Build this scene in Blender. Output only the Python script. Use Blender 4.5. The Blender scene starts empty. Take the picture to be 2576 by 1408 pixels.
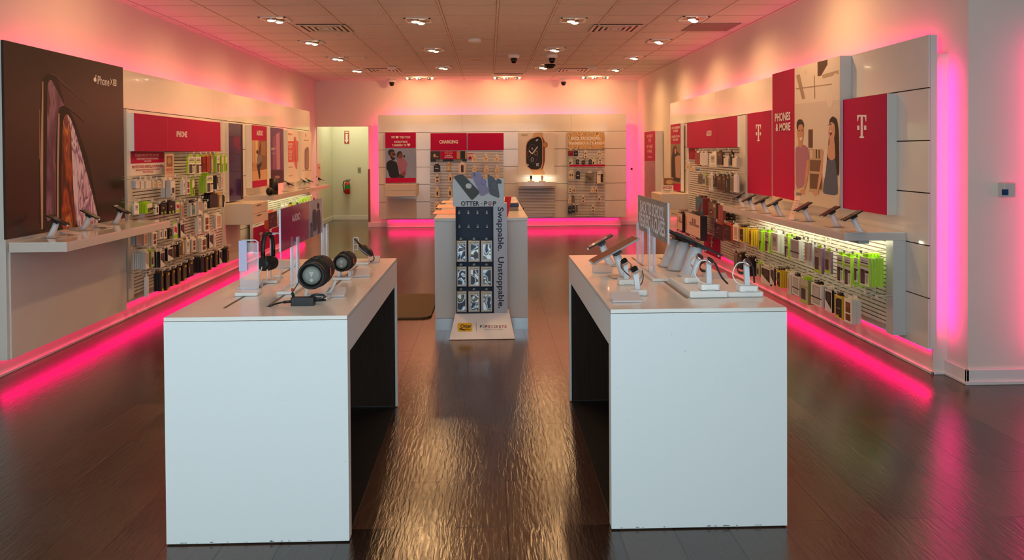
import bpy, bmesh, math, random
import numpy as np
from mathutils import Vector, Matrix
random.seed(7)
PI = math.pi
sc = bpy.context.scene
COL = sc.collection

# ---------------------------------------------------------------- camera
F_PX, PITCH, YAW, ROLL, PCX, PCY, EYE = 1951.68, 0.015102, -0.0265836, -0.0065506, 1281.7, 411.71, 1.56
def _rot():
    cp, sp, cy, sy, cr, sr = math.cos(PITCH), math.sin(PITCH), math.cos(YAW), math.sin(YAW), math.cos(ROLL), math.sin(ROLL)
    B = np.array([[1, 0, 0], [0, 0, -1], [0, 1, 0]], float)
    Ry = np.array([[cy, 0, sy], [0, 1, 0], [-sy, 0, cy]])
    Rx = np.array([[1, 0, 0], [0, cp, -sp], [0, sp, cp]])
    Rz = np.array([[cr, -sr, 0], [sr, cr, 0], [0, 0, 1]])
    return Rz @ Rx @ Ry @ B
RM = _rot()
cam = bpy.data.objects.new('camera', bpy.data.cameras.new('camera'))
COL.objects.link(cam)
cam.matrix_world = Matrix(((RM[0][0], -RM[1][0], -RM[2][0], 0), (RM[0][1], -RM[1][1], -RM[2][1], 0), (RM[0][2], -RM[1][2], -RM[2][2], EYE), (0, 0, 0, 1)))
cam.data.sensor_fit = 'HORIZONTAL'
cam.data.sensor_width = 36
cam.data.lens = F_PX * 36 / 2576
cam.data.shift_x = (1288 - PCX) / 2576
cam.data.shift_y = (PCY - 704) / 2576
cam.data.clip_start = 0.05
cam.data.clip_end = 100
sc.camera = cam

# ---------------------------------------------------------------- daylight from the shop front, exposure
W = bpy.data.worlds.new('daylight'); sc.world = W; W.use_nodes = True
W.node_tree.nodes['Background'].inputs[0].default_value = (0.68, 0.88, 1.0, 1)
W.node_tree.nodes['Background'].inputs[1].default_value = 3.1
sc.view_settings.view_transform = 'Standard'
sc.view_settings.look = 'None'
sc.view_settings.gamma = 1
sc.view_settings.use_curve_mapping = False
sc.view_settings.exposure = 0.0
sc.cycles.max_bounces = 8
sc.cycles.diffuse_bounces = 4
sc.cycles.glossy_bounces = 4
sc.cycles.transparent_max_bounces = 12
sc.cycles.sample_clamp_indirect = 6
sc.cycles.use_denoising = True
sc.cycles.caustics_reflective = False
sc.cycles.caustics_refractive = False

WARM = (1.0, 0.56, 0.235)
PINK = (1.0, 0.0, 0.20)
P_SPOT = 72
P_PINK = 1.0
def area(name, loc, direction, sx, sy, power, color, spread=PI):
    l = bpy.data.lights.new(name, 'AREA'); l.shape = 'RECTANGLE'; l.size = sx; l.size_y = sy
    l.energy = power; l.color = color; l.spread = spread
    o = bpy.data.objects.new(name, l); COL.objects.link(o); o.location = loc
    o['kind'] = 'structure'
    d = Vector(direction).normalized()
    # local x stays along the strip
    z = -d
    ax = Vector((0, 0, 1)) if abs(d.z) < .5 else Vector((0, 1, 0))
    if name.endswith('_top'): ax = Vector((0, 1, 0))
    if name.endswith('across'): ax = Vector((1, 0, 0))
    x = (ax - z * ax.dot(z)).normalized(); y = z.cross(x)
    o.matrix_world = Matrix.Translation(loc) @ Matrix((x, y, z)).transposed().to_4x4()
    return o
# pink LED strips behind the display walls (sx runs along the strip)
LW = 55 * P_PINK
area('led_left_top', (-3.47, 10.2, 2.27), (-1, 0, .45), 8.6, .04, LW*.36, PINK)
area('led_left_under', (-3.425, 10.0, 0.17), (0.25, 0, -1), 9.0, .03, LW*.30, (1.0, 0.0, .13))
area('led_right_top', (3.08, 9.0, 2.27), (1, 0, .5), 7.2, .04, LW*.30, PINK)
area('led_right_under', (3.065, 9.0, 0.17), (-0.15, 0, -1), 7.4, .008, LW*.30, (1.0, 0.0, .13))
area('led_right_end', (3.075, 5.235, 1.22), (1, -0.1, 0), 1.85, .03, LW*.07, (1.0, 0.0, .26))
area('led_back_top_across', (0.3, 16.21, 2.27), (0, 1, .45), 4.8, .04, LW*.27, PINK)
area('led_back_under_across', (0.3, 16.215, 0.17), (0, -.1, -1), 4.8, .03, LW*.22, (1.0, 0.0, .15))
area('led_back_side', (-2.17, 16.29, 1.25), (-1, -0.1, 0), 1.9, .05, LW*.16, PINK)
area('led_back_side', (2.80, 16.29, 1.25), (1, -0.1, 0), 1.9, .05, LW*.16, PINK)
area('led_pillar', (3.70, 4.98, 1.25), (-1, .25, 0), 2.1, .05, LW*.10, PINK)
# warm strips under the shelves
area('strip_right_shelf', (2.79, 7.0, 0.865), (0.85, 0, -0.5), 2.7, .03, 5.5, (1.0, .94, .62))
area('strip_left_shelf', (-3.05, 12.3, 0.92), (-0.75, 0, -0.65), 3.2, .03, 8, (1.0, .93, .55))
area('strip_watch_shelf_across', (1.06, 15.95, 1.02), (0, .5, -.85), .55, .02, 1.2, (1.0, .85, .6))
hl = area('hall_lamp_across', (-3.1, 17.3, 2.9), (0, 0.2, -1), .6, .6, 20, (1.0, .93, .62))

# ---------------------------------------------------------------- pixel -> point on a plane of the room
def ray(a, b): return RM.T @ np.array([(a - PCX) / F_PX, (b - PCY) / F_PX, 1.0])
def onX(a, b, X): d = ray(a, b); return Vector((0, 0, EYE)) + Vector(d) * (X / d[0])
def onY(a, b, Y): d = ray(a, b); return Vector((0, 0, EYE)) + Vector(d) * (Y / d[1])
def onZ(a, b, Z): d = ray(a, b); return Vector((0, 0, EYE)) + Vector(d) * ((Z - EYE) / d[2])
ON = {'x': onX, 'y': onY, 'z': onZ}

# ---------------------------------------------------------------- materials
def wloc(o):
    v = Vector()
    while o is not None: v += o.location; o = o.parent
    return v
def lin(c):
    return tuple((v / 255 / 12.92) if v / 255 <= .04045 else ((v / 255 + .055) / 1.055) ** 2.4 for v in c)
_m = {}
def mat(c, rough=.5, metal=0, spec=.5, emit=0, alpha=1, trans=0, coat=0, name=None):
    k = (tuple(c), rough, metal, spec, emit, alpha, trans, coat)
    if k in _m: return _m[k]
    m = bpy.data.materials.new(name or 'paint'); m.use_nodes = True
    nt = m.node_tree; b = nt.nodes['Principled BSDF']
    L = lin(c)
    if emit == 0 and trans == 0 and metal == 0 and alpha == 1:
        n = nt.nodes.new('ShaderNodeTexNoise'); n.inputs['Scale'].default_value = 3; n.inputs['Detail'].default_value = 3
        tc = nt.nodes.new('ShaderNodeTexCoord'); nt.links.new(tc.outputs['Object'], n.inputs['Vector'])
        r = nt.nodes.new('ShaderNodeValToRGB')
        r.color_ramp.elements[0].color = (*[v * .96 for v in L], 1); r.color_ramp.elements[1].color = (*[min(1, v * 1.04) for v in L], 1)
        nt.links.new(n.outputs['Fac'], r.inputs[0]); nt.links.new(r.outputs[0], b.inputs['Base Color'])
    else:
        b.inputs['Base Color'].default_value = (*L, 1)
    b.inputs['Roughness'].default_value = rough; b.inputs['Metallic'].default_value = metal
    b.inputs['Specular IOR Level'].default_value = spec
    b.inputs['Alpha'].default_value = alpha; b.inputs['Transmission Weight'].default_value = trans
    b.inputs['Coat Weight'].default_value = coat
    if emit:
        b.inputs['Emission Color'].default_value = (*L, 1); b.inputs['Emission Strength'].default_value = emit
    _m[k] = m
    return m
MAG = mat((188, 5, 74), .5, spec=.2)
MAGD = mat((160, 4, 58), .5, spec=.2)
WHT = mat((236, 232, 226), .35)
GLOSS = mat((232, 226, 216), .10, coat=.3)
PANEL = mat((226, 222, 214), .18)
WALL = mat((232, 222, 208), .7)
GREYP = mat((190, 190, 186), .4)
DARKGAP = mat((40, 28, 22), .8)
BLACK = mat((14, 12, 12), .45)
BLACKG = mat((10, 10, 11), .12)
CHROME = mat((215, 215, 220), .12, metal=1)
STEEL = mat((190, 195, 198), .28, metal=1)
ACR = mat((240, 245, 255), .03, spec=.6, alpha=.16)
ACRE = mat((225, 232, 245), .06, spec=.8, alpha=.55)
LET = mat((240, 236, 232), .5)
LIME = mat((176, 226, 28), .45)
YEL = mat((228, 182, 20), .45)
NAVY = mat((38, 54, 78), .6)
def node_mat(name, fn):
    m = bpy.data.materials.new(name); m.use_nodes = True
    nt = m.node_tree; fn(nt, nt.nodes['Principled BSDF'], lambda t: nt.nodes.new(t), nt.links.new)
    return m
def _floor(nt, b, N, K):
    tc = N('ShaderNodeTexCoord'); sp = N('ShaderNodeSeparateXYZ'); cb = N('ShaderNodeCombineXYZ')
    K(tc.outputs['Object'], sp.inputs[0]); K(sp.outputs['Y'], cb.inputs['X']); sh = N('ShaderNodeMath'); sh.inputs[1].default_value = .16; K(sp.outputs['X'], sh.inputs[0]); K(sh.outputs[0], cb.inputs['Y'])
    br = N('ShaderNodeTexBrick'); K(cb.outputs[0], br.inputs['Vector'])
    br.inputs['Scale'].default_value = 1; br.inputs['Brick Width'].default_value = 1.22; br.inputs['Row Height'].default_value = .228
    br.inputs['Mortar Size'].default_value = .003; br.inputs['Mortar Smooth'].default_value = .3; br.offset = .37
    br.inputs['Color1'].default_value = (*lin((94, 64, 47)), 1); br.inputs['Color2'].default_value = (*lin((52, 35, 27)), 1)
    br.inputs['Mortar'].default_value = (*lin((16, 10, 8)), 1)
    mp = N('ShaderNodeMapping'); mp.inputs['Scale'].default_value = (16, .8, 1); K(tc.outputs['Object'], mp.inputs[0])
    n = N('ShaderNodeTexNoise'); n.inputs['Scale'].default_value = 5; n.inputs['Detail'].default_value = 6; n.inputs['Distortion'].default_value = .3
    K(mp.outputs[0], n.inputs['Vector'])
    mx = N('ShaderNodeMix'); mx.data_type = 'RGBA'; mx.blend_type = 'MULTIPLY'; mx.inputs[0].default_value = .75
    rp = N('ShaderNodeValToRGB'); rp.color_ramp.elements[0].position = .3; rp.color_ramp.elements[0].color = (.70, .68, .66, 1); rp.color_ramp.elements[1].position = .75
    K(n.outputs['Fac'], rp.inputs[0]); K(br.outputs['Color'], mx.inputs[6]); K(rp.outputs[0], mx.inputs[7]); K(mx.outputs[2], b.inputs['Base Color'])
    mp2 = N('ShaderNodeMapping'); mp2.inputs['Scale'].default_value = (11, 1.6, 1); K(tc.outputs['Object'], mp2.inputs[0])
    n2 = N('ShaderNodeTexNoise'); n2.inputs['Scale'].default_value = 6; n2.inputs['Detail'].default_value = 5; n2.inputs['Distortion'].default_value = .8; K(mp2.outputs[0], n2.inputs['Vector'])
    bm = N('ShaderNodeBump'); bm.inputs['Strength'].default_value = .16; bm.inputs['Distance'].default_value = .008
    K(n2.outputs['Fac'], bm.inputs['Height'])
    b2 = N('ShaderNodeBump'); b2.inputs['Strength'].default_value = .5; b2.inputs['Distance'].default_value = .003; b2.invert = True
    K(br.outputs['Fac'], b2.inputs['Height']); K(bm.outputs[0], b2.inputs['Normal']); K(b2.outputs[0], b.inputs['Normal'])
    rr = N('ShaderNodeMapRange'); rr.inputs[3].default_value = .14; rr.inputs[4].default_value = .22
    K(n.outputs['Fac'], rr.inputs[0]); K(rr.outputs[0], b.inputs['Roughness'])
    b.inputs['Specular IOR Level'].default_value = .8
FLOOR = node_mat('dark_wood_planks', _floor)
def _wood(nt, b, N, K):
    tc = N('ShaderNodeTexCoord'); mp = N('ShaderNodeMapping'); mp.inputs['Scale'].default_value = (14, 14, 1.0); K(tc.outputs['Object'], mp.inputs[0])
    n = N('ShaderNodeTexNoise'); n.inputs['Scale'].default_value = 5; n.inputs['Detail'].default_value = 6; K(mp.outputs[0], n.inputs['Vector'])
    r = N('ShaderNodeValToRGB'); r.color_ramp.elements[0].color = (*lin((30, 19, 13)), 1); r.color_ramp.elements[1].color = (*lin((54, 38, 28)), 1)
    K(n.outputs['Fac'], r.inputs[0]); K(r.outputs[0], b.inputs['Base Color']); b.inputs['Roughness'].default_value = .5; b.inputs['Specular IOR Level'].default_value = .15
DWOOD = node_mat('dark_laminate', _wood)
def _ceil(nt, b, N, K):
    tc = N('ShaderNodeTexCoord'); n = N('ShaderNodeTexNoise'); n.inputs['Scale'].default_value = 60; n.inputs['Detail'].default_value = 3
    K(tc.outputs['Object'], n.inputs['Vector'])
    n3 = N('ShaderNodeTexVoronoi'); n3.inputs['Scale'].default_value = .8; K(tc.outputs['Object'], n3.inputs['Vector'])
    r = N('ShaderNodeValToRGB'); r.color_ramp.elements[0].color = (*lin((228, 222, 212)), 1); r.color_ramp.elements[1].color = (*lin((240, 234, 226)), 1)
    K(n.outputs['Fac'], r.inputs[0]); K(r.outputs[0], b.inputs['Base Color']); b.inputs['Roughness'].default_value = .9
    bm = N('ShaderNodeBump'); bm.inputs['Strength'].default_value = .25; bm.inputs['Distance'].default_value = .003
    K(n.outputs['Fac'], bm.inputs['Height']); K(bm.outputs[0], b.inputs['Normal'])
CEIL = node_mat('ceiling_tile', _ceil)
def swirl(name, cols, scale=1.2, dist=6):
    def f(nt, b, N, K):
        tc = N('ShaderNodeTexCoord'); mp = N('ShaderNodeMapping'); mp.inputs['Scale'].default_value = (1, 2.6, .8); K(tc.outputs['Object'], mp.inputs[0])
        w = N('ShaderNodeTexWave'); w.inputs['Scale'].default_value = scale; w.inputs['Distortion'].default_value = dist; w.inputs['Detail'].default_value = 3
        w.inputs['Detail Scale'].default_value = 1.6; K(mp.outputs[0], w.inputs['Vector'])
        r = N('ShaderNodeValToRGB'); els = r.color_ramp.elements
        els[0].color = (*lin(cols[0]), 1); els[1].color = (*lin(cols[-1]), 1)
        for i, c in enumerate(cols[1:-1]):
            e = els.new((i + 1) / (len(cols) - 1)); e.color = (*lin(c), 1)
        K(w.outputs['Fac'], r.inputs[0]); K(r.outputs[0], b.inputs['Base Color']); b.inputs['Roughness'].default_value = .3
    return node_mat(name, f)
SWO = swirl('marbled_orange_print', [(70, 25, 12), (190, 85, 25), (120, 45, 20), (225, 140, 60), (90, 30, 60), (200, 110, 50)])
SWP = swirl('marbled_violet_print', [(235, 215, 230), (120, 70, 120), (200, 160, 195), (240, 225, 235), (100, 50, 100), (225, 190, 210)], 1.6, 8)
SWV = swirl('marbled_violet_print_dark', [(90, 60, 80), (150, 110, 130), (80, 45, 55), (120, 60, 40), (100, 50, 30)], 1.2, 5)
BOOKS = swirl('stacked_books_print', [(240, 205, 140), (90, 50, 20), (235, 190, 120), (245, 215, 160), (120, 70, 30), (230, 185, 110)], 3.0, 9)
def _foil(nt, b, N, K):
    tc = N('ShaderNodeTexCoord'); n = N('ShaderNodeTexNoise'); n.inputs['Scale'].default_value = 7; n.inputs['Detail'].default_value = 1; n.inputs['Distortion'].default_value = .9
    gi = N('ShaderNodeObjectInfo'); ad = N('ShaderNodeVectorMath'); K(tc.outputs['Object'], ad.inputs[0]); K(gi.outputs['Location'], ad.inputs[1])
    sc_ = N('ShaderNodeVectorMath'); sc_.operation = 'SCALE'; sc_.inputs['Scale'].default_value = 1.7; K(ad.outputs[0], sc_.inputs[0]); K(sc_.outputs[0], n.inputs['Vector'])
    r = N('ShaderNodeValToRGB'); r.color_ramp.interpolation = 'CONSTANT'; els = r.color_ramp.elements
    els[0].color = (*lin((46, 40, 54)), 1); els[0].position = 0; els[1].color = (*lin((235, 244, 250)), 1); els[1].position = .60
    for p, c in ((.42, (150, 180, 200)), (.46, (236, 244, 250)), (.50, (60, 50, 56)), (.56, (130, 124, 96))):
        e = els.new(p); e.color = (*lin(c), 1)
    K(n.outputs['Fac'], r.inputs[0]); K(r.outputs[0], b.inputs['Base Color']); b.inputs['Roughness'].default_value = .15; b.inputs['Metallic'].default_value = .25
FOIL = node_mat('crumpled_foil', _foil)
def _mat(nt, b, N, K):
    tc = N('ShaderNodeTexCoord'); w = N('ShaderNodeTexWave'); w.inputs['Scale'].default_value = 22; w.bands_direction = 'Y'; K(tc.outputs['Object'], w.inputs['Vector'])
    r = N('ShaderNodeValToRGB'); r.color_ramp.elements[0].color = (*lin((70, 52, 32)), 1); r.color_ramp.elements[1].color = (*lin((104, 80, 50)), 1)
    K(w.outputs['Fac'], r.inputs[0]); K(r.outputs[0], b.inputs['Base Color']); b.inputs['Roughness'].default_value = .75
    bm = N('ShaderNodeBump'); bm.inputs['Strength'].default_value = .5; bm.inputs['Distance'].default_value = .004; K(w.outputs['Fac'], bm.inputs['Height']); K(bm.outputs[0], b.inputs['Normal'])
MATR = node_mat('ribbed_rubber', _mat)

# ---------------------------------------------------------------- mesh helper
def chaikin(P, it=2):
    P = [tuple(p) for p in P]
    for _ in range(it):
        Q = []
        for i in range(len(P)):
            a, c = P[i], P[(i + 1) % len(P)]
            Q += [tuple(u * .86 + v * .14 for u, v in zip(a, c)), tuple(u * .14 + v * .86 for u, v in zip(a, c))]
        P = Q
    return P
class MB:
    def __init__(s): s.v = []; s.f = []; s.mi = []; s.mats = []; s.sm = []
    def _m(s, m):
        if m not in s.mats: s.mats.append(m)
        return s.mats.index(m)
    def add(s, vs, fs, m, smooth=False):
        k = len(s.v); s.v += [Vector(v) for v in vs]; i = s._m(m)
        for f in fs: s.f.append([a + k for a in f]); s.mi.append(i); s.sm.append(smooth)
        return s
    def box(s, x0, x1, y0, y1, z0, z1, m):
        x0, x1 = sorted((x0, x1)); y0, y1 = sorted((y0, y1)); z0, z1 = sorted((z0, z1))
        v = [(x, y, z) for z in (z0, z1) for y in (y0, y1) for x in (x0, x1)]
        return s.add(v, [(0, 2, 3, 1), (4, 5, 7, 6), (0, 1, 5, 4), (2, 6, 7, 3), (0, 4, 6, 2), (1, 3, 7, 5)], m)
    def rbox(s, x0, x1, y0, y1, z0, z1, m, r=.01, seg=3):      # rounded vertical edges
        pts = []
        for cx, cy, a0 in ((x1 - r, y1 - r, 0), (x0 + r, y1 - r, 90), (x0 + r, y0 + r, 180), (x1 - r, y0 + r, 270)):
            for i in range(seg + 1):
                a = math.radians(a0 + 90 * i / seg); pts.append((cx + r * math.cos(a), cy + r * math.sin(a)))
        return s.prism([(p[0], p[1], z0) for p in pts], (0, 0, z1 - z0), m)
    def prism(s, pts, d, m):                                    # polygon pts swept by vector d
        n = len(pts); d = Vector(d); A = [Vector(p) for p in pts]
        nrm = sum(((A[i]).cross(A[(i + 1) % n]) for i in range(n)), Vector())
        if nrm.dot(d) < 0: A = A[::-1]
        vs = A + [p + d for p in A]
        fs = [tuple(range(n - 1, -1, -1)), tuple(range(n, 2 * n))] + [(i, (i + 1) % n, n + (i + 1) % n, n + i) for i in range(n)]
        return s.add(vs, fs, m)
    def poly(s, pts, m): return s.add(pts, [tuple(range(len(pts)))], m)
    def tube(s, pts, r, m, seg=8, closed=False, taper=None):
        P = [Vector(p) for p in pts]; n = len(P); vs = []; fs = []
        prev = None
        for i, p in enumerate(P):
            if closed: t = (P[(i + 1) % n] - P[i - 1])
            else: t = (P[min(i + 1, n - 1)] - P[max(i - 1, 0)])
            t.normalize()
            if prev is None: u = t.orthogonal().normalized()
            else: u = (prev - t * prev.dot(t)).normalized()
            prev = u; w = t.cross(u); rr = r if taper is None else r * taper[i]
            for k in range(seg):
                a = 2 * PI * k / seg; vs.append(p + (u * math.cos(a) + w * math.sin(a)) * rr)
        for i in range(n if closed else n - 1):
            j = (i + 1) % n
            for k in range(seg): fs.append((i * seg + k, i * seg + (k + 1) % seg, j * seg + (k + 1) % seg, j * seg + k))
        if not closed: fs += [tuple(range(seg - 1, -1, -1)), tuple((n - 1) * seg + k for k in range(seg))]
        return s.add(vs, fs, m, True)
    def lathe(s, prof, o, ax, m, seg=24, cap=True):             # prof: (distance along axis, radius)
        o = Vector(o); ax = Vector(ax).normalized(); u = ax.orthogonal().normalized(); w = ax.cross(u); vs = []; fs = []
        for h, r in prof:
            for k in range(seg):
                a = 2 * PI * k / seg; vs.append(o + ax * h + (u * math.cos(a) + w * math.sin(a)) * r)
        for i in range(len(prof) - 1):
            for k in range(seg): fs.append((i * seg + k, i * seg + (k + 1) % seg, (i + 1) * seg + (k + 1) % seg, (i + 1) * seg + k))
        s.add(vs, fs, m, True)
        if cap:
            n = len(prof); k0 = len(s.v) - len(vs)
            for f in (tuple(k0 + k for k in range(seg - 1, -1, -1)), tuple(k0 + (n - 1) * seg + k for k in range(seg))):
                s.f.append(list(f)); s.mi.append(s._m(m)); s.sm.append(False)
        return s
    def ball(s, c, rx, ry, rz, m, seg=16, rings=10):
        c = Vector(c); vs = []; fs = []
        for i in range(1, rings):
            th = PI * i / rings
            for k in range(seg):
                a = 2 * PI * k / seg; vs.append(c + Vector((rx * math.sin(th) * math.cos(a), ry * math.sin(th) * math.sin(a), rz * math.cos(th))))
        vs += [c + Vector((0, 0, rz)), c - Vector((0, 0, rz))]; t = len(vs) - 2
        for i in range(rings - 2):
            for k in range(seg): fs.append((i * seg + k, (i + 1) * seg + k, (i + 1) * seg + (k + 1) % seg, i * seg + (k + 1) % seg))
        for k in range(seg): fs.append((t, k, (k + 1) % seg)); fs.append((t + 1, (rings - 2) * seg + (k + 1) % seg, (rings - 2) * seg + k))
        return s.add(vs, fs, m, True)
    def text(s, txt, O, U, V, m, bold=0.0, thick=0.0):          # fills the rectangle O, O+U, O+V
        c = bpy.data.curves.new('t', 'FONT'); c.body = txt; c.offset = bold; c.align_x = 'CENTER'; c.resolution_u = 3
        o = bpy.data.objects.new('t', c); COL.objects.link(o)
        me = bpy.data.meshes.new_from_object(o, depsgraph=bpy.context.evaluated_depsgraph_get())
        bpy.data.objects.remove(o); bpy.data.curves.remove(c)
        if not me.vertices: return s
        xs = [v.co.x for v in me.vertices]; ys = [v.co.y for v in me.vertices]
        x0, x1, y0, y1 = min(xs), max(xs), min(ys), max(ys); O, U, V = Vector(O), Vector(U), Vector(V)
        s.add([O + U * ((v.co.x - x0) / (x1 - x0)) + V * ((v.co.y - y0) / (y1 - y0)) for v in me.vertices], [tuple(p.vertices) for p in me.polygons], m)
        bpy.data.meshes.remove(me)
        return s
    def build(s, name, parent=None, origin=None, bevel=0):
        me = bpy.data.meshes.new(name)
        if parent is not None: org = wloc(parent) if origin is None else Vector(origin)
        elif origin is not None: org = Vector(origin)
        else:
            xs = [v.x for v in s.v]; ys = [v.y for v in s.v]; org = Vector(((min(xs) + max(xs)) / 2, (min(ys) + max(ys)) / 2, min(v.z for v in s.v)))
        me.from_pydata([tuple(v - org) for v in s.v], [], s.f)
        for m in s.mats: me.materials.append(m)
        me.polygons.foreach_set('material_index', s.mi); me.polygons.foreach_set('use_smooth', s.sm)
        me.update()
        o = bpy.data.objects.new(name, me); COL.objects.link(o)
        if parent is not None:
            o.parent = parent
            if origin is not None: o.location = org - wloc(parent)
        else: o.location = org; o.matrix_world = Matrix.Translation(org)
        if bevel:
            b = o.modifiers.new('bevel', 'BEVEL'); b.width = bevel; b.segments = 2; b.limit_method = 'ANGLE'
        return o
def tag(o, label, cat, group=None):
    o['label'] = label; o['category'] = cat
    if group: o['group'] = group
    return o
def thing(name, label, cat, loc, group=None):
    o = bpy.data.objects.new(name, None); COL.objects.link(o); o.location = loc; o.matrix_world = Matrix.Translation(loc); o.empty_display_size = .05
    return tag(o, label, cat, group)
def struct(o): o['kind'] = 'structure'; return o
def dup(root, loc=None, rotz=None):
    r = root.copy(); COL.objects.link(r)
    if loc is not None: r.location = loc
    if rotz is not None: r.rotation_euler = (0, 0, rotz)
    for ch in list(root.children):
        c = ch.copy(); COL.objects.link(c); c.parent = r
        for g in list(ch.children):
            d = g.copy(); COL.objects.link(d); d.parent = c
    return r
ORD = ['first', 'second', 'third', 'fourth', 'fifth', 'sixth', 'seventh', 'eighth', 'ninth', 'tenth', 'eleventh', 'twelfth', 'thirteenth', 'fourteenth', 'fifteenth', 'sixteenth', 'seventeenth', 'eighteenth', 'nineteenth', 'twentieth']
# ================================================================ the room
YF, YB, ZC, XL, XR = -0.5, 16.4, 3.08, -3.65, 3.17
struct(MB().box(-6, 6, YF, 18.4, -.05, 0, FLOOR).build('floor', origin=(0, 0, 0)))
struct(MB().box(-6, 6, YF, 18.4, ZC, ZC + .05, CEIL).build('ceiling', origin=(0, 0, 0)))
struct(MB().box(XL - .1, XL, YF, 18.4, 0, ZC, WALL).build('wall_left'))
struct(MB().box(XR, XR + .1, 5.05, YB + .2, 0, ZC, WALL).build('wall_right'))
struct(MB().box(XR + .1, 6, 5.05, 5.15, 0, ZC, WALL).build('wall_pillar'))
struct(MB().box(6, 6.1, YF, 5.15, 0, ZC, WALL).build('wall_side'))
b = MB(); b.box(-2.53, XR, YB, YB + .14, 0, ZC, WALL); b.box(XL, -2.53, YB, YB + .14, 2.12, ZC, WALL)
struct(b.build('wall_back'))
HALLW = mat((220, 218, 196), .6)
b = MB(); b.box(XL, -1.9, 18.2, 18.3, 0, ZC, HALLW); struct(b.build('wall_hall'))
b = MB(); b.box(-2.1, -2.0, YB + .14, 18.2, 0, ZC, HALLW); struct(b.build('wall_hall_side'))
b = MB(); b.box(XL, XL + .012, YB + .14, 18.2, 0, ZC, HALLW); struct(b.build('wall_hall_left'))
b = MB(); b.box(XL - .1, 6, YF - .1, YF, 2.75, ZC, WALL); b.box(2.3, 6.1, YF - .1, YF, 0, 2.75, WALL); struct(b.build('wall_daylight_mask'))  # unseen front wall, opening shaped to limit daylight on side walls and pillar
# ceiling grid
GRID = mat((240, 226, 210), .6)
GRID_SHADE = mat((150, 128, 112), .8)  # thin shadow lines beside the bars, painted as darker strips
b = MB()
k = -10
for i in range(-10, 10):
    x = .105 + .61 * i
    if x > XL: b.box(x - .017, x + .017, YF, YB if x < XR else 5.05, ZC - .0015, ZC, GRID_SHADE); b.box(x - .011, x + .011, YF, YB if x < XR else 5.05, ZC - .005, ZC - .0015, GRID)
y = 8.07 - .61 * 15
while y < YB:
    b.box(XL, XR, y - .013, y + .013, ZC - .001, ZC, GRID_SHADE); b.box(XL, XR, y - .005, y + .008, ZC - .003, ZC - .001, GRID); y += .61
b.box(XL, XL + .02, YF, YB, ZC - .006, ZC, GRID); b.box(XR - .02, XR, 5.05, YB, ZC - .006, ZC, GRID); b.box(XL, XR, YB - .02, YB, ZC - .006, ZC, GRID)
struct(b.build('trim_1'))
# furring / toe boxes standing out from the walls
TOE = mat((226, 218, 206), .5)
struct(MB().box(XL, -3.45, 2.0, 15.1, 0, 2.22, TOE).build('trim_2'))
struct(MB().box(3.07, XR, 5.28, 12.9, 0, 2.22, TOE).build('trim_3'))
struct(MB().box(-2.13, 2.77, 16.25, YB, 0, 2.22, TOE).build('trim_4'))
def baseb(name, *boxes):
    b = MB()
    for x0, x1, y0, y1, h in boxes:
        b.box(x0, x1, y0, y1, 0, h, WHT)
    return struct(b.build(name, bevel=.004))
baseb('baseboard_left', (-3.45, -3.435, 2.0, 15.1, .022), (XL, XL + .015, 15.1, 16.4, .10), (XL + .012, XL + .027, 16.4, 18.2, .10), (-3.45, -3.43, 15.0, 15.1, .022))
baseb('baseboard_right', (3.055, 3.07, 5.265, 12.9, .022), (3.055, 3.15, 5.265, 5.28, .022), (3.15, 3.17, 5.03, 5.28, .10), (3.14, 3.15, 5.02, 5.28, .02), (XR - .015, XR, 12.9, YB, .10))
baseb('baseboard_pillar', (3.15, 6, 5.03, 5.05, .10), (3.14, 6, 5.018, 5.03, .025))
baseb('baseboard_back', (-2.55, -2.13, YB - .015, YB, .10), (-2.13, 2.77, 16.235, 16.25, .022), (2.77, XR, YB - .015, YB, .10))
baseb('baseboard_hall', (XL, -2.1, 18.185, 18.2, .10))
struct(MB().box(-2.545, -2.50, YB - .006, YB + .145, .10, 1.22, mat((120, 84, 60), .5)).build('trim_5'))

# ================================================================ panelled display walls
ZL = [2.34, 1.98, 1.62, 1.26, .90, .54, .19]
def display_wall(name, label, axis, front, back, a0, a1, cuts, z=ZL):
    s = 1 if back > front else -1
    org = (front, (a0 + a1) / 2, .19) if axis == 'x' else ((a0 + a1) / 2, front, .19)
    t = thing(name, label, 'wall panel', org)
    def bx(b, u0, u1, n0, n1, z0, z1, m):
        if axis == 'x': b.box(n0, n1, u0, u1, z0, z1, m)
        else: b.box(u0, u1, n0, n1, z0, z1, m)
    b = MB(); bx(b, a0, a1, front + s * .014, back, z[-1], z[0], PANEL)
    g = MB(); bx(g, a0 + .003, a1 - .003, front + s * .012, front + s * .014, z[-1] + .003, z[0] - .003, DARKGAP)
    b.build('backing_board', t); g.build('shadow_gap', t)
    for i in range(6):
        b = MB(); z1, z0 = z[i] - (.004 if i else 0), z[i + 1] + (.004 if i < 5 else 0)
        cs = [a0] + (cuts if i == 0 else []) + [a1]
        for c0, c1 in zip(cs, cs[1:]): bx(b, c0 + (.0015 if c0 != a0 else 0), c1 - (.0015 if c1 != a1 else 0), front, front + s * .012, z0, z1, GLOSS)
        b.build('panel_row', t)
    return t
display_wall('display_wall', 'long gloss white panelled wall behind the phone case racks on the left', 'x', -3.34, -3.40, 7.06, 14.6, [9.5, 12])
display_wall('display_wall', 'gloss white panelled wall along the right side with pink glow behind', 'x', 3.0, 3.06, 5.22, 12.75, [7.6, 10.2])
display_wall('display_wall', 'wide white panelled wall at the back of the shop edged in pink light', 'y', 16.12, 16.18, -2.285, 2.87, [-.55, 1.72])
display_wall('display_wall', 'edge of another panelled wall beyond the pillar on the far right', 'y', 4.86, 4.92, 3.75, 5.9, [])

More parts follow.
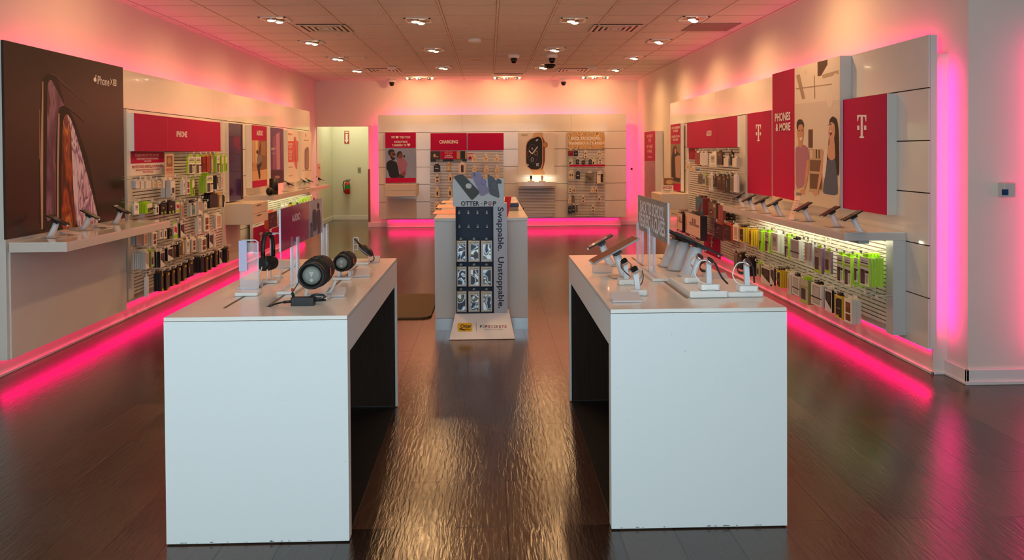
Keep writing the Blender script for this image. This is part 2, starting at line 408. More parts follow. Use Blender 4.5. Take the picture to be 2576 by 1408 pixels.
def slat(b, axis, n_face, a0, a1, z0, z1, s, m=PANEL, pitch=.0315):
    # boards whose faces lie at n_face; s = +1 when the backing lies toward +n
    def bx(u0, u1, n0, n1, za, zb, mm):
        if axis == 'x': b.box(n0, n1, u0, u1, za, zb, mm)
        else: b.box(u0, u1, n0, n1, za, zb, mm)
    bx(a0, a1, n_face + s * .007, n_face + s * .02, z0, z1, mat((120, 100, 84), .7))  # backing darker than the boards; groove shade put into its colour
    z = z0
    while z < z1 - .01:
        bx(a0, a1, n_face, n_face + s * .007, z, min(z + pitch * .72, z1), m); z += pitch

# ---------------------------------------------------------------- flat printed boards; art and lettering given as photo pixels on the board's own plane
def board(name, label, cat, axis, n, s, r, thick, base, art=(), texts=(), parent=None, edge=None, group=None):
    """r = (pixel x of near/left edge, top y there, bottom y there, pixel x of other edge)"""
    fn = ON[axis]; A = fn(r[0], r[1], n); B = fn(r[0], r[2], n); C = fn(r[3], r[1], n)
    k = 1 if axis == 'x' else 0
    u0, u1 = sorted((A[k], C[k])); z0, z1 = B.z, A.z
    b = MB()
    def bx(n0, n1, m):
        if axis == 'x': b.box(n0, n1, u0, u1, z0, z1, m)
        else: b.box(u0, u1, n0, n1, z0, z1, m)
    bx(n + s * .001, n + s * thick, edge or WHT); bx(n, n + s * .001, base)
    lay = 0
    for m, pts in art:
        lay += 1; nn = n - s * (.0003 + .00015 * lay)
        if m is not LET and m is not MAG and 6 <= len(pts) < 13: pts = chaikin(pts)
        q = [fn(p[0], p[1], n) for p in pts]
        for v in q:
            v[k] = min(max(v[k], u0), u1); v[0 if axis == 'x' else 1] = nn; v.z = min(max(v.z, z0), z1)
        b.poly(q, m)
    for t in texts:
        lay += 1; nn = n - s * (.0003 + .00015 * lay)
        txt, (x0, y0, x1, y1), m = t[:3]; bold = t[3] if len(t) > 3 else .02
        a = fn(x0, (y0 + y1) / 2, n); c = fn(x1, (y0 + y1) / 2, n)
        mid = (x0 + x1) / 2; zt = fn(mid, y0, n).z; zb = fn(mid, y1, n).z
        if axis == 'x': b.text(txt, (nn, a.y, zb), (0, c.y - a.y, 0), (0, 0, zt - zb), m, bold)
        else: b.text(txt, (a.x, nn, zb), (c.x - a.x, 0, 0), (0, 0, zt - zb), m, bold)
    o = b.build(name, parent)
    if parent is None: tag(o, label, cat, group)
    return o
def rect(x0, y0, x1, y1): return [(x0, y0), (x1, y0), (x1, y1), (x0, y1)]
def quad(x0, a, b, x1, c, d): return [(x0, a), (x1, c), (x1, d), (x0, b)]
def ell(cx, cy, rx, ry, n=14, a0=0): return [(cx + rx * math.cos(a0 + 2 * PI * i / n), cy + ry * math.sin(a0 + 2 * PI * i / n)) for i in range(n)]
def C(*c): return mat(c, .5)

# ================================================================ left wall
# bay with the big dark poster and the nearest shelf
bay = thing('display_bay', 'tall white display bay under the dark phone poster at far left', 'display bay', (-3.33, 6.19, .17))
MB().box(-3.40, -3.272, 5.33, 7.05, .17, 2.335, PANEL).build('bay_body', bay)
MB().box(-3.272, -3.26, 5.36, 7.04, .17, .90, mat((222, 216, 206), .3)).build('lower_panel', bay)
DK = mat((44, 31, 25), .30)
art = [
 (C(26, 18, 15), [(103, 240), (106, 200), (118, 184), (135, 186), (150, 215), (163, 262), (160, 500), (155, 560), (98, 588), (99, 400)]),
 (C(205, 165, 135), [(106, 205), (109, 205), (108, 575), (104, 578), (101, 420)]),
 (C(150, 112, 92), [(98, 275), (101, 275), (100, 400), (98, 400)]),
 (SWV, [(119, 215), (124, 201), (130, 201), (139, 220), (152, 245), (163, 268), (155, 272), (148, 290), (140, 380), (136, 545), (116, 560), (117, 400)]),
 (C(14, 11, 10), [(143, 300), (148, 272), (158, 265), (170, 268), (190, 310), (222, 400), (250, 545), (252, 566), (140, 600), (138, 420)]),
 (C(200, 165, 140), [(146, 285), (150, 284), (147, 430), (147, 560), (143, 562), (143, 400)]),
 (C(140, 105, 88), [(138, 410), (140, 410), (139, 540), (137, 540)]),
 (SWO, [(157, 320), (160, 296), (166, 286), (176, 300), (183, 330), (182, 420), (186, 500), (192, 572), (155, 584), (154, 450)]),
 (SWP, [(168, 285), (178, 300), (192, 340), (214, 420), (235, 500), (249, 560), (228, 566), (192, 572), (184, 480), (180, 380), (178, 330)]),
 (C(92, 74, 62), [(120, 183), (137, 185), (205, 250), (204, 252), (150, 205), (140, 192)]),
 (C(80, 64, 54), [(160, 266), (172, 267), (212, 304), (211, 306), (176, 276)]),
 (LET, ell(238.5, 200, 3.6, 6.0)), (DK, ell(242.6, 198.5, 1.6, 3)), (LET, [(238, 193), (240, 189), (242, 188), (241, 192)]),
 (LET, [(284, 200), (286, 199.5), (291, 200.5), (292, 202), (292, 215), (291, 217), (286, 216), (284, 214)]),
 (DK, [(285.3, 202), (290.7, 203), (290.7, 214.5), (285.3, 213.5)]),
]
board('poster_panel', 'large dark brown poster of two marbled phones at far left', 'poster', 'x', -3.255, -1, (8, 100, 604, 308), .016, DK, art,
      [('iPhone', (243, 193, 274, 214), LET, .0), ('X', (276, 198, 282.5, 214), LET, .0), ('S', (286.6, 204.5, 289.6, 212.5), LET, .03)], edge=DK)
sh = thing('display_shelf', 'white phone shelf on the left wall below the dark poster', 'shelf', (-3.07, 6.2, .90))
MB().box(-3.258, -2.87, 5.34, 7.06, .90, .958, mat((226, 216, 206), .35)).build('shelf_body', sh, bevel=.003)
MB().box(-3.258, -2.87, 5.34, 7.06, .958, .968, GLOSS).build('shelf_top', sh)
# slatwall unit for phone cases
XS = -3.28
u = thing('slatwall_rack', 'tall slatted rack of phone cases under the iPhone header, left wall', 'rack', (-3.31, 8.4, .25))
b = MB(); slat(b, 'x', XS, 7.20, 9.62, .27, 1.60, -1); b.build('slat_board', u)
MB().box(XS - .02, XS + .012, 7.10, 7.20, .24, 1.97, PANEL).build('side_post', u)
MB().box(XS - .02, XS + .012, 9.62, 9.71, .24, 1.97, PANEL).build('side_post', u)
MB().box(XS - .02, XS, 7.20, 9.62, 1.60, 1.97, PANEL).build('header_board', u)
board('header_sign', 'red header sign reading iPHONE above the left case rack', 'sign', 'x', -3.22, -1, (337, 284, 380, 554), .05, MAG,
      [(mat((226, 22, 84), .45), quad(421, 296, 380, 421.6, 296, 380)), (MAGD, quad(490, 300, 379, 490.5, 300, 379))],
      [('iPHONE', (444, 330, 470.5, 345), LET, .03)])
board('notice_sign', 'red and white screen protector notice on the left case rack', 'sign', 'x', -3.262, -1, (328, 381, 443, 413), .006, mat((240, 228, 218), .5),
      [(MAG, quad(328, 381, 412, 413, 382, 408)), (MAGD, quad(328, 381, 395, 413, 382, 394))],
      [('SCREEN PROTECTOR FOR LIFE', (340, 387, 400, 393.5), C(225, 150, 150)), ('FREE REPLACEMENTS FOR THE LIFE OF YOUR DEVICE', (344, 397, 398, 401), LET), ('ASK US HOW', (363, 403, 380, 407), LET),
       ('PROTECTOR DE PANTALLA DE POR VIDA', (332, 415, 409, 422), MAG), ('REEMPLAZOS GRATUITOS POR LA VIDA DE TU TELÉFONO', (341, 424, 402, 428), MAG), ('PIDE LOS DETALLES', (359, 430, 385, 434), MAG)])
board('hanging_card', 'narrow cream save card hanging beside the screen protector notice', 'sign', 'x', -3.20, -1, (415, 387, 452, 437), .003, C(228, 186, 158),
      [(C(150, 100, 70), rect(419, 392, 434, 419)), (C(196, 150, 120), ell(426, 404, 5, 9))], [('SAVE 25%', (418, 423, 434, 430), MAG), ('Bundle & save', (421, 432, 433, 434), MAG)])
board('poster_panel', 'tall purple glossy poster just past the case rack, left wall', 'poster', 'x', -3.25, -1, (575, 309, 508, 610), .088, mat((66, 38, 96), .12),
      [(mat((120, 20, 80), .15), quad(588, 342, 365, 604, 344, 382)), (C(48, 20, 36), quad(575, 342, 343, 606, 344, 345)), (C(48, 20, 36), quad(575, 387, 388, 606, 388, 389)), (C(48, 20, 36), quad(576, 431, 432, 606, 431, 432)),
       (C(30, 8, 20), quad(606, 312, 500, 610, 312, 500))])
board('poster_panel', 'red headed audio poster with a dancing person in a grey shirt', 'poster', 'x', -3.25, -1, (633, 314, 473, 671), .088, C(196, 152, 110),
      [(MAG, quad(633, 314, 353, 671, 318, 354)), (C(232, 196, 150), quad(633, 353, 410, 648, 353, 410)), (C(150, 110, 78), quad(635, 354, 420, 637, 354, 420)), (C(150, 110, 78), quad(640, 354, 410, 642, 354, 410)),
       (C(140, 98, 70), quad(651, 354, 430, 671, 354, 430)), (C(168, 124, 88), quad(657, 356, 390, 668, 356, 392)), (C(222, 176, 128), quad(634, 432, 455, 671, 425, 452)),
       (C(130, 128, 128), [(647, 392), (652, 388), (659, 392), (658, 405), (652, 416), (646, 414)]), (C(92, 60, 44), [(652, 372), (655, 362), (657, 363), (655, 378), (653, 390), (649, 390)]), (C(60, 38, 30), ell(647, 382, 2.6, 5)),
       (C(38, 30, 34), [(646, 414), (653, 412), (657, 404), (658, 414), (653, 424), (655, 438), (654, 451), (651, 448), (648, 428)]), (MAG, quad(634, 456, 474, 671, 451, 468))],
      [('AUDIO', (645, 328, 661, 341), LET, .03)])
board('poster_panel', 'tall dark purple phone poster with a bright screen, left wall', 'poster', 'x', -3.25, -1, (680, 320, 464, 713), .088, mat((80, 48, 104), .3),
      [(C(196, 136, 168), [(694, 338), (703, 332), (705, 425), (696, 427)]), (C(150, 92, 130), [(686, 345), (693, 340), (695, 425), (686, 425)]), (C(120, 76, 108), [(706, 345), (712, 348), (712, 424), (707, 424)]), (C(70, 30, 44), quad(681, 428, 462, 713, 428, 458))],
      [('OnePlus 7T', (682, 371, 693, 377), LET), ('Pro 5G', (684, 383, 692, 388), C(200, 160, 170)), ('OnePlus', (691, 441, 703, 448), C(220, 170, 170))])
board('poster_panel', 'white phone poster with a coral band and slanted phone, left wall', 'poster', 'x', -3.25, -1, (724, 327, 460, 750), .088, C(246, 230, 218),
      [(C(232, 96, 92), quad(724, 355, 408, 750, 355, 407)), (C(222, 130, 120), [(739, 345), (743, 343), (748, 360), (748, 424), (745, 427), (739, 410)]), (C(200, 100, 96), [(740, 347), (742, 346), (745, 405), (741, 408)])],
      [('Meet the', (725, 334, 735, 340), C(220, 120, 110)), ('SUPER\nFAST', (725, 360, 736, 373), LET), ('SOLO\nESTA\nRED', (726, 378, 735, 402), LET), ('Learn more', (726, 418, 736, 421), C(150, 100, 90)), ('in store', (726, 440, 736, 443), C(150, 100, 90))])
board('poster_panel', 'white poster with a grey foldable phone, far end of left wall', 'poster', 'x', -3.25, -1, (758, 330, 454, 783), .088, C(246, 234, 216),
      [(C(150, 128, 122), [(766, 376), (770, 372), (771, 370), (777, 370), (777, 427), (766, 428)]), (C(172, 140, 140), [(772, 378), (776, 380), (776, 420), (770, 424)]), (C(120, 96, 84), quad(759, 429, 430, 783, 428, 429))],
      [('Hey, Google', (765, 351, 776, 355), C(110, 90, 70)), ('I', (768, 337, 770, 344), C(150, 120, 90))])
board('hanging_card', 'small pale price card standing at the very end of the left shelf', 'sign', 'x', -3.05, -1, (799, 412, 463, 806), .012, C(238, 200, 180),
      [(C(200, 110, 100), quad(799, 405, 466, 799.8, 405, 466))], [('NEW', (801, 420, 805, 424), C(200, 90, 80))])
# wall mounted drawer cabinet
def cabinet(label, x0, x1, y0, y1, z0, z1, facing, group='wall cabinets'):
    t = thing('wall_cabinet', label, 'cabinet', ((x0 + x1) / 2, (y0 + y1) / 2, z0), group)
    MB().box(x0, x1, y0, y1, z0, z1, mat((222, 206, 188), .35)).build('body', t, bevel=.003)
    for k in range(2):
        za, zb = z0 + (z1 - z0) * (.03 + .48 * k) , z0 + (z1 - z0) * (.49 + .48 * k)
        b = MB()
        if facing == '+x': b.box(x1, x1 + .012, y0 + .012, y1 - .012, za, zb, mat((222, 206, 188), .35))
        elif facing == '-x': b.box(x0 - .012, x0, y0 + .012, y1 - .012, za, zb, mat((222, 206, 188), .35))
        else: b.box(x0 + .012, x1 - .012, y0 - .012, y0, za, zb, mat((222, 206, 188), .35))
        d = b.build('drawer', t)
        if facing == '+x':
            MB().box(x1 + .012, x1 + .016, y0 + .15, y0 + .33, zb - .03, zb - .022, BLACK).build('pull', d, origin=None)
    return t
p0 = onX(635, 565, -2.93); p1 = onX(635, 512, -2.93); p2 = onX(672, 512, -2.93)
cabinet('white drawer cabinet hung on the left wall under the purple poster', -3.34, -2.93, p0.y, p2.y, p0.z, p1.z, '+x')
tag(MB().box(-3.335, -3.27, 9.72, p2.y - .05, .20, p0.z - .01, mat((222, 205, 190), .4)).build('filler_panel'), 'plain white panel below the left wall drawer cabinet', 'panel')
# far shelf with phones
far = thing('display_shelf', 'long white phone shelf at the far end of the left wall', 'shelf', (-3.1, 12.4, .92))
MB().box(-3.34, -2.93, 10.62, 14.3, .925, .98, mat((226, 210, 194), .35)).build('shelf_body', far)
MB().box(-3.34, -2.93, 10.62, 14.3, .98, .988, GLOSS).build('shelf_top', far)
u2 = thing('slatwall_rack', 'low slatted rack under the far left shelf, behind the audio sign', 'rack', (-3.31, 12.2, .22))
b = MB(); slat(b, 'x', XS, 10.9, 14.25, .25, .90, -1); b.build('slat_board', u2)
MB().box(XS - .02, XS + .012, 10.78, 10.9, .22, .92, PANEL).build('side_post', u2)
board('floor_poster', 'red poster with a white T logo low on the far left rack', 'poster', 'x', -3.20, -1, (637, 573, 640, 678), .01, MAG, [], [('T', (653, 584, 660, 606), LET, .05)])
board('floor_poster', 'plain red poster low on the left rack behind the audio sign', 'poster', 'x', -3.20, -1, (683, 575, 620, 712), .01, MAG)

# ================================================================ right wall
def tlogo(cx, cy, w, h, m=LET):
    """the capital T mark with two side blocks, pixel centre and size"""
    x = lambda a: cx + a * w / 2
    y = lambda a: cy + a * h / 2
    return [(m, [(x(-1), y(-1)), (x(1), y(-1)), (x(1), y(-.45)), (x(.86), y(-.45)), (x(.62), y(-.84)), (x(.24), y(-.86)), (x(.24), y(.8)), (x(.5), y(.9)), (x(.5), y(1)), (x(-.5), y(1)), (x(-.5), y(.9)), (x(-.24), y(.8)), (x(-.24), y(-.86)), (x(-.62), y(-.84)), (x(-.86), y(-.45)), (x(-1), y(-.45))]),
            (m, [(x(-1), y(-.08)), (x(-.5), y(-.08)), (x(-.5), y(.3)), (x(-1), y(.3))]), (m, [(x(.5), y(-.08)), (x(1), y(-.08)), (x(1), y(.3)), (x(.5), y(.3))])]
board('poster_panel', 'large red panel with a white T logo nearest on the right wall', 'poster', 'x', 2.925, 1, (2231, 235, 541, 2117), .074, MAG, tlogo(2168, 318, 23, 58), edge=mat((206, 206, 200), .3))
board('poster_panel', 'red panel with a small white T logo behind the right phone row', 'poster', 'x', 2.925, 1, (1941, 277, 494, 1880), .05, MAG, tlogo(1908, 334, 13, 42), edge=mat((206, 206, 200), .3))
SK = C(206, 150, 116); SK2 = C(212, 160, 130); HAIR = C(34, 24, 22)
pm = [
 (MAG, [(1943, 182), (1999, 170), (1999, 505), (1943, 492)]),
 (C(238, 226, 208), [(1999, 170), (2113, 140), (2113, 250), (1999, 262)]),
 (C(226, 212, 194), [(1999, 262), (2113, 250), (2113, 470), (1999, 440)]),
 (C(176, 152, 126), [(2003, 190), (2012, 186), (2026, 248), (2018, 250)]),
 (C(150, 128, 106), [(2048, 190), (2050, 190), (2051, 248), (2049, 248)]),
 (C(96, 74, 60), [(2057, 156), (2082, 150), (2082, 162), (2066, 190), (2057, 192)]),
 (C(190, 170, 146), [(2068, 188), (2110, 176), (2110, 186), (2070, 198)]),
 (C(170, 146, 120), [(2003, 222), (2112, 208), (2112, 210), (2003, 225)]),
 (C(240, 226, 204), ell(2103, 211, 9.5, 27, 18)), (C(240, 226, 204), ell(2088, 252, 8, 19, 18)),
 (C(232, 216, 192), ell(2027, 181, 2.6, 8)),
 (C(96, 70, 52), [(2034, 326), (2045, 325), (2045, 372), (2034, 371)]),
 (C(196, 168, 136), [(2036, 374), (2070, 375), (2070, 480), (2036, 482)]), (C(120, 90, 66), [(2038, 402), (2066, 403), (2066, 432), (2038, 430)]), (C(110, 80, 58), [(2038, 436), (2068, 438), (2068, 476), (2038, 474)]),
 (C(224, 200, 168), [(2038, 378), (2045, 378), (2045, 398), (2038, 398)]), (C(70, 50, 44), [(2053, 376), (2056, 376), (2056, 398), (2053, 398)]), (C(90, 60, 50), [(2060, 377), (2063, 377), (2063, 399), (2060, 399)]),
 (C(210, 196, 176), [(1999, 478), (2113, 490), (2113, 528), (1999, 508)]),
 (C(176, 116, 140), [(2001, 372), (2012, 366), (2024, 364), (2034, 372), (2037, 400), (2030, 404), (2028, 440), (2020, 470), (2003, 475)]),
 (SK, [(2030, 404), (2037, 400), (2036, 430), (2028, 470), (2022, 476), (2026, 440)]), (SK, [(2014, 478), (2026, 474), (2026, 490), (2014, 488)]),
 (SK, [(2009, 352), (2019, 354), (2019, 368), (2014, 372), (2009, 366)]),
 (SK, [(2006, 318), (2012, 308), (2021, 312), (2023, 330), (2021, 352), (2015, 362), (2009, 354), (2006, 338)]),
 (HAIR, [(2005, 322), (2005, 308), (2010, 300), (2018, 300), (2023, 310), (2023, 322), (2019, 312), (2010, 314), (2008, 328)]),
 (C(245, 235, 225), [(2012, 347), (2020, 345), (2018, 351), (2014, 353)]), (HAIR, [(2009, 328), (2013, 327), (2013, 329), (2009, 330)]), (HAIR, [(2017, 327), (2021, 326), (2021, 328), (2017, 329)]),
 (HAIR, [(2088, 300), (2096, 292), (2106, 298), (2111, 330), (2112, 440), (2104, 442), (2100, 420), (2086, 432), (2079, 420), (2084, 380), (2087, 330)]),
 (C(78, 94, 116), [(2082, 400), (2102, 398), (2107, 440), (2108, 492), (2071, 487), (2074, 456), (2080, 430)]),
 (C(232, 222, 208), [(2076, 376), (2084, 370), (2080, 420), (2076, 448), (2070, 446), (2071, 400)]),
 (SK2, [(2070, 380), (2074, 378), (2070, 440), (2062, 476), (2056, 480), (2060, 450), (2066, 410)]), (SK2, [(2045, 484), (2060, 476), (2061, 488), (2050, 492)]),
 (SK2, [(2088, 344), (2099, 342), (2102, 366), (2103, 398), (2093, 404), (2084, 396), (2083, 372), (2088, 362)]),
 (SK2, [(2087, 318), (2092, 306), (2101, 310), (2103, 332), (2099, 352), (2092, 358), (2087, 348), (2085, 334)]),
 (C(110, 30, 34), ell(2091.5, 335, 2.6, 6)), (C(245, 235, 225), [(2089.5, 330), (2093.5, 329), (2093.5, 332), (2089.5, 333)]),
 (HAIR, [(2084, 314), (2101, 310), (2101, 311.5), (2084, 315.5)]), (C(220, 190, 160), ell(2088, 317, 2, 3)), (C(220, 190, 160), ell(2096, 315, 2.4, 3.4)),
]
board('poster_panel', 'tall phones and more poster with two laughing people, right wall', 'poster', 'x', 2.90, 1, (2113, 140, 528, 1943), .098, C(214, 196, 168), pm,
      [('PHONES', (1951, 283, 1990, 304), LET, .03), ('& MORE', (1953, 309, 1990, 329), LET, .03)], edge=mat((206, 206, 200), .3))
# slatwall + shelf with supporting frame, near right
yA0 = onX(1862, 380, 2.965).y; yA1 = onX(1733, 380, 2.965).y
rk = thing('slatwall_rack', 'long low slatted rack of cases under the right phone shelf', 'rack', (2.96, 7.1, .22))
b = MB(); slat(b, 'x', 2.965, 5.60, yA0 - .23, .25, .90, 1); b.build('slat_board', rk)
sr = thing('display_shelf', 'long white phone shelf on grey frame along the right wall', 'shelf', (2.77, 7, .22))
MB().box(2.55, 2.998, 5.50, 8.40, .905, .957, mat((206, 200, 196), .35)).build('shelf_body', sr, bevel=.003)
MB().box(2.55, 2.998, 5.50, 8.40, .957, .965, GLOSS).build('shelf_top', sr)
MB().box(2.905, 2.998, 5.50, 5.60, .22, .905, mat((196, 198, 198), .35)).build('leg_frame', sr)
MB().box(2.70, 2.78, 5.60, 8.3, .872, .904, mat((190, 196, 200), .35)).build('light_housing', sr)
# audio slat unit farther on
ra = thing('slatwall_rack', 'tall slatted audio rack under the red audio header, right wall', 'rack', (2.96, 9.9, .22))
b = MB(); slat(b, 'x', 2.965, yA0, yA1, .25, 1.66, 1); b.build('slat_board', ra)
MB().box(2.955, 2.999, yA0 - .22, yA0, .22, 1.97, PANEL).build('side_post', ra)
MB().box(2.955, 2.999, yA1, yA1 + .12, .22, 1.97, PANEL).build('side_post', ra)
MB().box(2.965, 2.999, yA0, yA1, 1.66, 1.97, PANEL).build('header_board', ra)
board('header_sign', 'red audio header sign above the tall right rack', 'sign', 'x', 2.93, 1, (1855, 291, 370, 1728), .03, MAG,
      [(MAGD, quad(1763, 305, 369, 1763.6, 305, 369)), (MAGD, quad(1804, 298, 369, 1804.6, 298, 369))], [('AUDIO', (1777, 328, 1790, 342), LET, .03)])
board('hanging_card', 'small plain red card at top left of the right audio rack', 'sign', 'x', 2.95, 1, (1754, 372, 401, 1733), .004, MAGD)
board('poster_panel', 'red and dark poster of a smiling person in black jacket, right wall', 'poster', 'x', 2.93, 1, (1712, 310, 482, 1687), .05, C(150, 118, 90),
      [(MAG, quad(1687, 314, 362, 1712, 309, 361)), (C(46, 32, 26), [(1689, 400), (1694, 370), (1700, 366), (1703, 380), (1712, 390), (1712, 460), (1690, 452)]), (C(190, 150, 130), [(1698, 395), (1706, 390), (1712, 392), (1711, 448), (1700, 446)]), (C(60, 40, 30), ell(1699, 377, 3.4, 11)), (SK, ell(1699, 380, 2.2, 7)), (MAG, quad(1687, 462, 482, 1712, 462, 482))],
      [('MOST LOVED BRAND\nIN WIRELESS', (1690, 318, 1710, 332), LET), ('LA MARCA CELULAR\nMÁS QUERIDA', (1690, 340, 1710, 355), LET)])
board('poster_panel', 'red and bark textured poster farthest along the right wall', 'poster', 'x', 3.02, 1, (1648, 329, 510, 1621), .14, swirl('bark_print', [(150, 90, 84), (190, 120, 100), (110, 60, 56), (200, 130, 110)], 4, 3),
      [(MAG, quad(1621, 330, 405, 1648, 328, 404))], [("WE WON'T\nSTOP", (1627, 338, 1642, 358), C(236, 190, 170)), ('NO VAMOS\nA PARAR', (1627, 364, 1642, 384), C(236, 190, 170)), ('T-Mobile', (1629, 392, 1640, 397), C(236, 190, 170))])
q0 = onX(1665, 620, 2.55); q1 = onX(1640, 482, 2.62)
ys = onX(1665, 527, 2.56).y; zz0 = onX(1665, 527, 2.56).z; zz1 = onX(1665, 488, 2.56).z
cabinet('white drawer cabinet on the right wall holding the save sign', 2.56, 2.999, ys, onX(1640, 485, 2.56).y, zz0, zz1, '-x')
YC = ys
t = board('counter_card', 'small save 25% card standing on the right wall cabinet', 'sign', 'y', YC + .12, 1, (1663, 441, 481, 1694), .006, C(240, 226, 206),
      [(C(150, 100, 60), rect(1669, 442, 1697, 460)), (C(214, 170, 110), ell(1684, 452, 9, 6))], [('SAVE 25%', (1667, 463, 1690, 469), MAG, .03), ('When you bundle 3\naccessories', (1668, 472, 1689, 478), C(120, 60, 50))])
t.location.z = zz1 + .001

# ================================================================ back wall
YP = 16.12
board('poster_panel', 'poster of a bearded man hugging a child under red heading', 'poster', 'y', YP - .05, 1, (969, 333, 460, 1046), .048, C(146, 164, 200),
      [(MAG, rect(969, 333, 1046, 372)), (MAG, rect(969, 447, 1046, 461)),
       (C(170, 110, 140), [(999, 400), (1006, 394), (1014, 396), (1020, 402), (1025, 412), (1022, 424), (1023, 432), (1008, 438), (1001, 420)]),
       (C(60, 44, 38), [(1003, 438), (1019, 436), (1017, 447), (1004, 447)]), (C(120, 76, 56), ell(1007, 391, 6.5, 8)), (C(48, 32, 28), [(998, 404), (998, 386), (1003, 380), (1009, 380), (1012, 386), (1006, 385), (1001, 392)]), (C(48, 32, 28), ell(1017, 393, 2.6, 3)),
       (C(14, 10, 12), [(972, 410), (978, 404), (984, 402), (998, 408), (1001, 420), (1004, 436), (1004, 447), (981, 447), (976, 430), (972, 424)]),
       (C(128, 80, 56), [(979, 382), (984, 378), (993, 380), (995, 392), (990, 402), (984, 400), (980, 392)]), (C(30, 20, 18), [(977, 388), (976, 380), (982, 375), (990, 376), (993, 382), (983, 381), (981, 392)]), (C(30, 18, 16), [(982, 390), (988, 396), (995, 391), (994, 400), (989, 404), (984, 400)]),
       (C(20, 14, 14), [(986, 386), (995, 386), (995, 390), (987, 389)]), (C(132, 84, 60), [(1009, 434), (1018, 430), (1022, 436), (1018, 442), (1010, 441)]), (C(235, 225, 215), [(990, 394), (994, 393), (993, 395), (990, 396)])]
      + [(LET, [(x + a, y + c) for a, c in ((0, 4), (-4, 0), (-3.6, -2.6), (-1.6, -3.4), (0, -2), (1.6, -3.4), (3.6, -2.6), (4, 0))]) for x, y in ((999, 345), (1028, 364))],
      [('WE', (984, 342, 993, 348), LET, .03), ('YOU TOO', (1005, 342, 1032, 348), LET, .03), ('NOSOTROS', (992, 354, 1025, 359.5), LET, .03), ('TAMBIÉN TE', (986, 361, 1022, 368), LET, .03)])
A0 = onY(968, 495, 15.78); A1 = onY(1047, 463, 15.78)
cabinet('white drawer cabinet hung on the back wall under the family poster', A0.x, A1.x, 15.78, 16.115, A0.z, A1.z, '-y')
c0 = onY(972, 552, 16.10); c1 = onY(1047, 496, 16.10)
tag(MB().box(c0.x, c1.x, 16.085, 16.119, .20, c1.z - .03, mat((222, 208, 190), .4)).build('filler_panel'), 'plain white panel below the back wall drawer cabinet', 'panel')
lw = onY(1083, 552, YP); mw = onY(1176, 400, YP); rw = onY(1267, 552, YP); topz = onY(1176, 335, YP).z
r1 = thing('slatwall_rack', 'slatted rack under the charging header on the back wall', 'rack', ((lw.x + rw.x) / 2, 16.1, .2))
b = MB(); slat(b, 'y', YP - .03, lw.x, mw.x - .006, .22, 1.64, 1); b.build('slat_board', r1)
b = MB(); slat(b, 'y', YP - .03, mw.x + .006, rw.x, .22, 1.64, 1); b.build('slat_board', r1)
MB().box(lw.x, rw.x, YP - .012, YP - .001, 1.64, 1.97, PANEL).build('header_board', r1)
board('header_sign', 'red sign reading charging on the back wall', 'sign', 'y', YP - .05, 1, (1083, 335, 379, 1174), .036, MAG, [], [('CHARGING', (1105, 352, 1152, 361), LET, .03)])
board('header_sign', 'blank red header board right of the charging sign', 'sign', 'y', YP - .05, 1, (1176, 335, 378, 1267), .036, MAG)
board('notice_sign', 'photo and red strip sign directly under the charging header', 'sign', 'y', YP - .045, 1, (1083, 380, 407, 1174), .008, C(120, 86, 66),
      [(C(70, 48, 40), rect(1083, 380, 1107, 400)), (C(210, 190, 170), ell(1093, 391, 3, 4)), (C(180, 150, 130), ell(1099, 394, 4, 1.5)), (MAG, rect(1108, 380, 1149, 400)), (C(204, 146, 86), rect(1149, 380, 1174, 399)), (BLACK, rect(1158, 380, 1170, 399)), (BLACK, rect(1083, 400, 1174, 407))],
      [('SMART WAYS\nTO RECHARGE', (1118, 381, 1139, 387), C(236, 170, 160)), ('MANERAS\nDE RECARGAR', (1118, 389, 1140, 397), LET), ('Portable\nchargers', (1097, 401.5, 1114, 405.5), LET), ('Wireless\nchargers', (1140, 401.5, 1163, 405.5), LET)])
board('hanging_card', 'tiny red and white card at top left of the right charging rack', 'sign', 'y', YP - .045, 1, (1177, 385, 400, 1191), .004, C(230, 200, 180), [(MAG, rect(1177, 385, 1191, 387)), (MAG, [(1178, 397), (1182, 392), (1187, 396), (1186, 400), (1178, 400)])])
# watch poster and unit
WP = [
 (C(206, 168, 128), [(1338, 350), (1342, 336), (1350, 332), (1366, 332), (1367, 352), (1366, 424), (1372, 440), (1360, 440), (1352, 424), (1330, 424)]),
 (C(214, 172, 130), [(1334, 427), (1360, 425), (1366, 440), (1342, 440)]),
 (C(120, 60, 40), [(1355, 342), (1366, 346), (1371, 356), (1371, 404), (1366, 424), (1355, 428)]),
 (C(206, 160, 118), [(1322, 368), (1325, 356), (1334, 348), (1354, 341), (1363, 345), (1366, 354), (1366, 412), (1362, 424), (1352, 429), (1336, 428), (1326, 420), (1322, 410)]),
 (C(22, 16, 16), [(1324, 368), (1327, 358), (1335, 350), (1354, 343), (1361, 347), (1364, 355), (1364, 411), (1360, 422), (1352, 426.5), (1337, 426), (1328, 419), (1324, 409)]),
 (C(150, 96, 60), ell(1372, 364, 6, 7.5)), (C(186, 130, 84), ell(1371, 364, 4.6, 6)),
 (C(120, 100, 90), ell(1340, 387, 13, 24, 28)), (C(20, 15, 15), ell(1340, 387, 12.3, 23.3, 28)),
 (C(160, 70, 40), ell(1330.5, 388, 4.5, 6.5)), (C(24, 18, 18), ell(1330.5, 388, 3.6, 5.6)), (C(140, 120, 90), ell(1348, 385, 4.5, 6.5)), (C(30, 24, 22), ell(1348, 385, 3, 4.6)), (C(150, 150, 160), ell(1339, 401, 4, 6)), (C(50, 50, 56), ell(1339, 401, 2.4, 4)),
 (LET, [(1338, 386), (1339.5, 387.5), (1353, 369.5), (1352, 368)]), (LET, [(1339, 388.5), (1340, 387), (1331.5, 377.5), (1330, 379.5)]),
 (C(80, 80, 84), ell(1339, 373, .1, .1)),
]
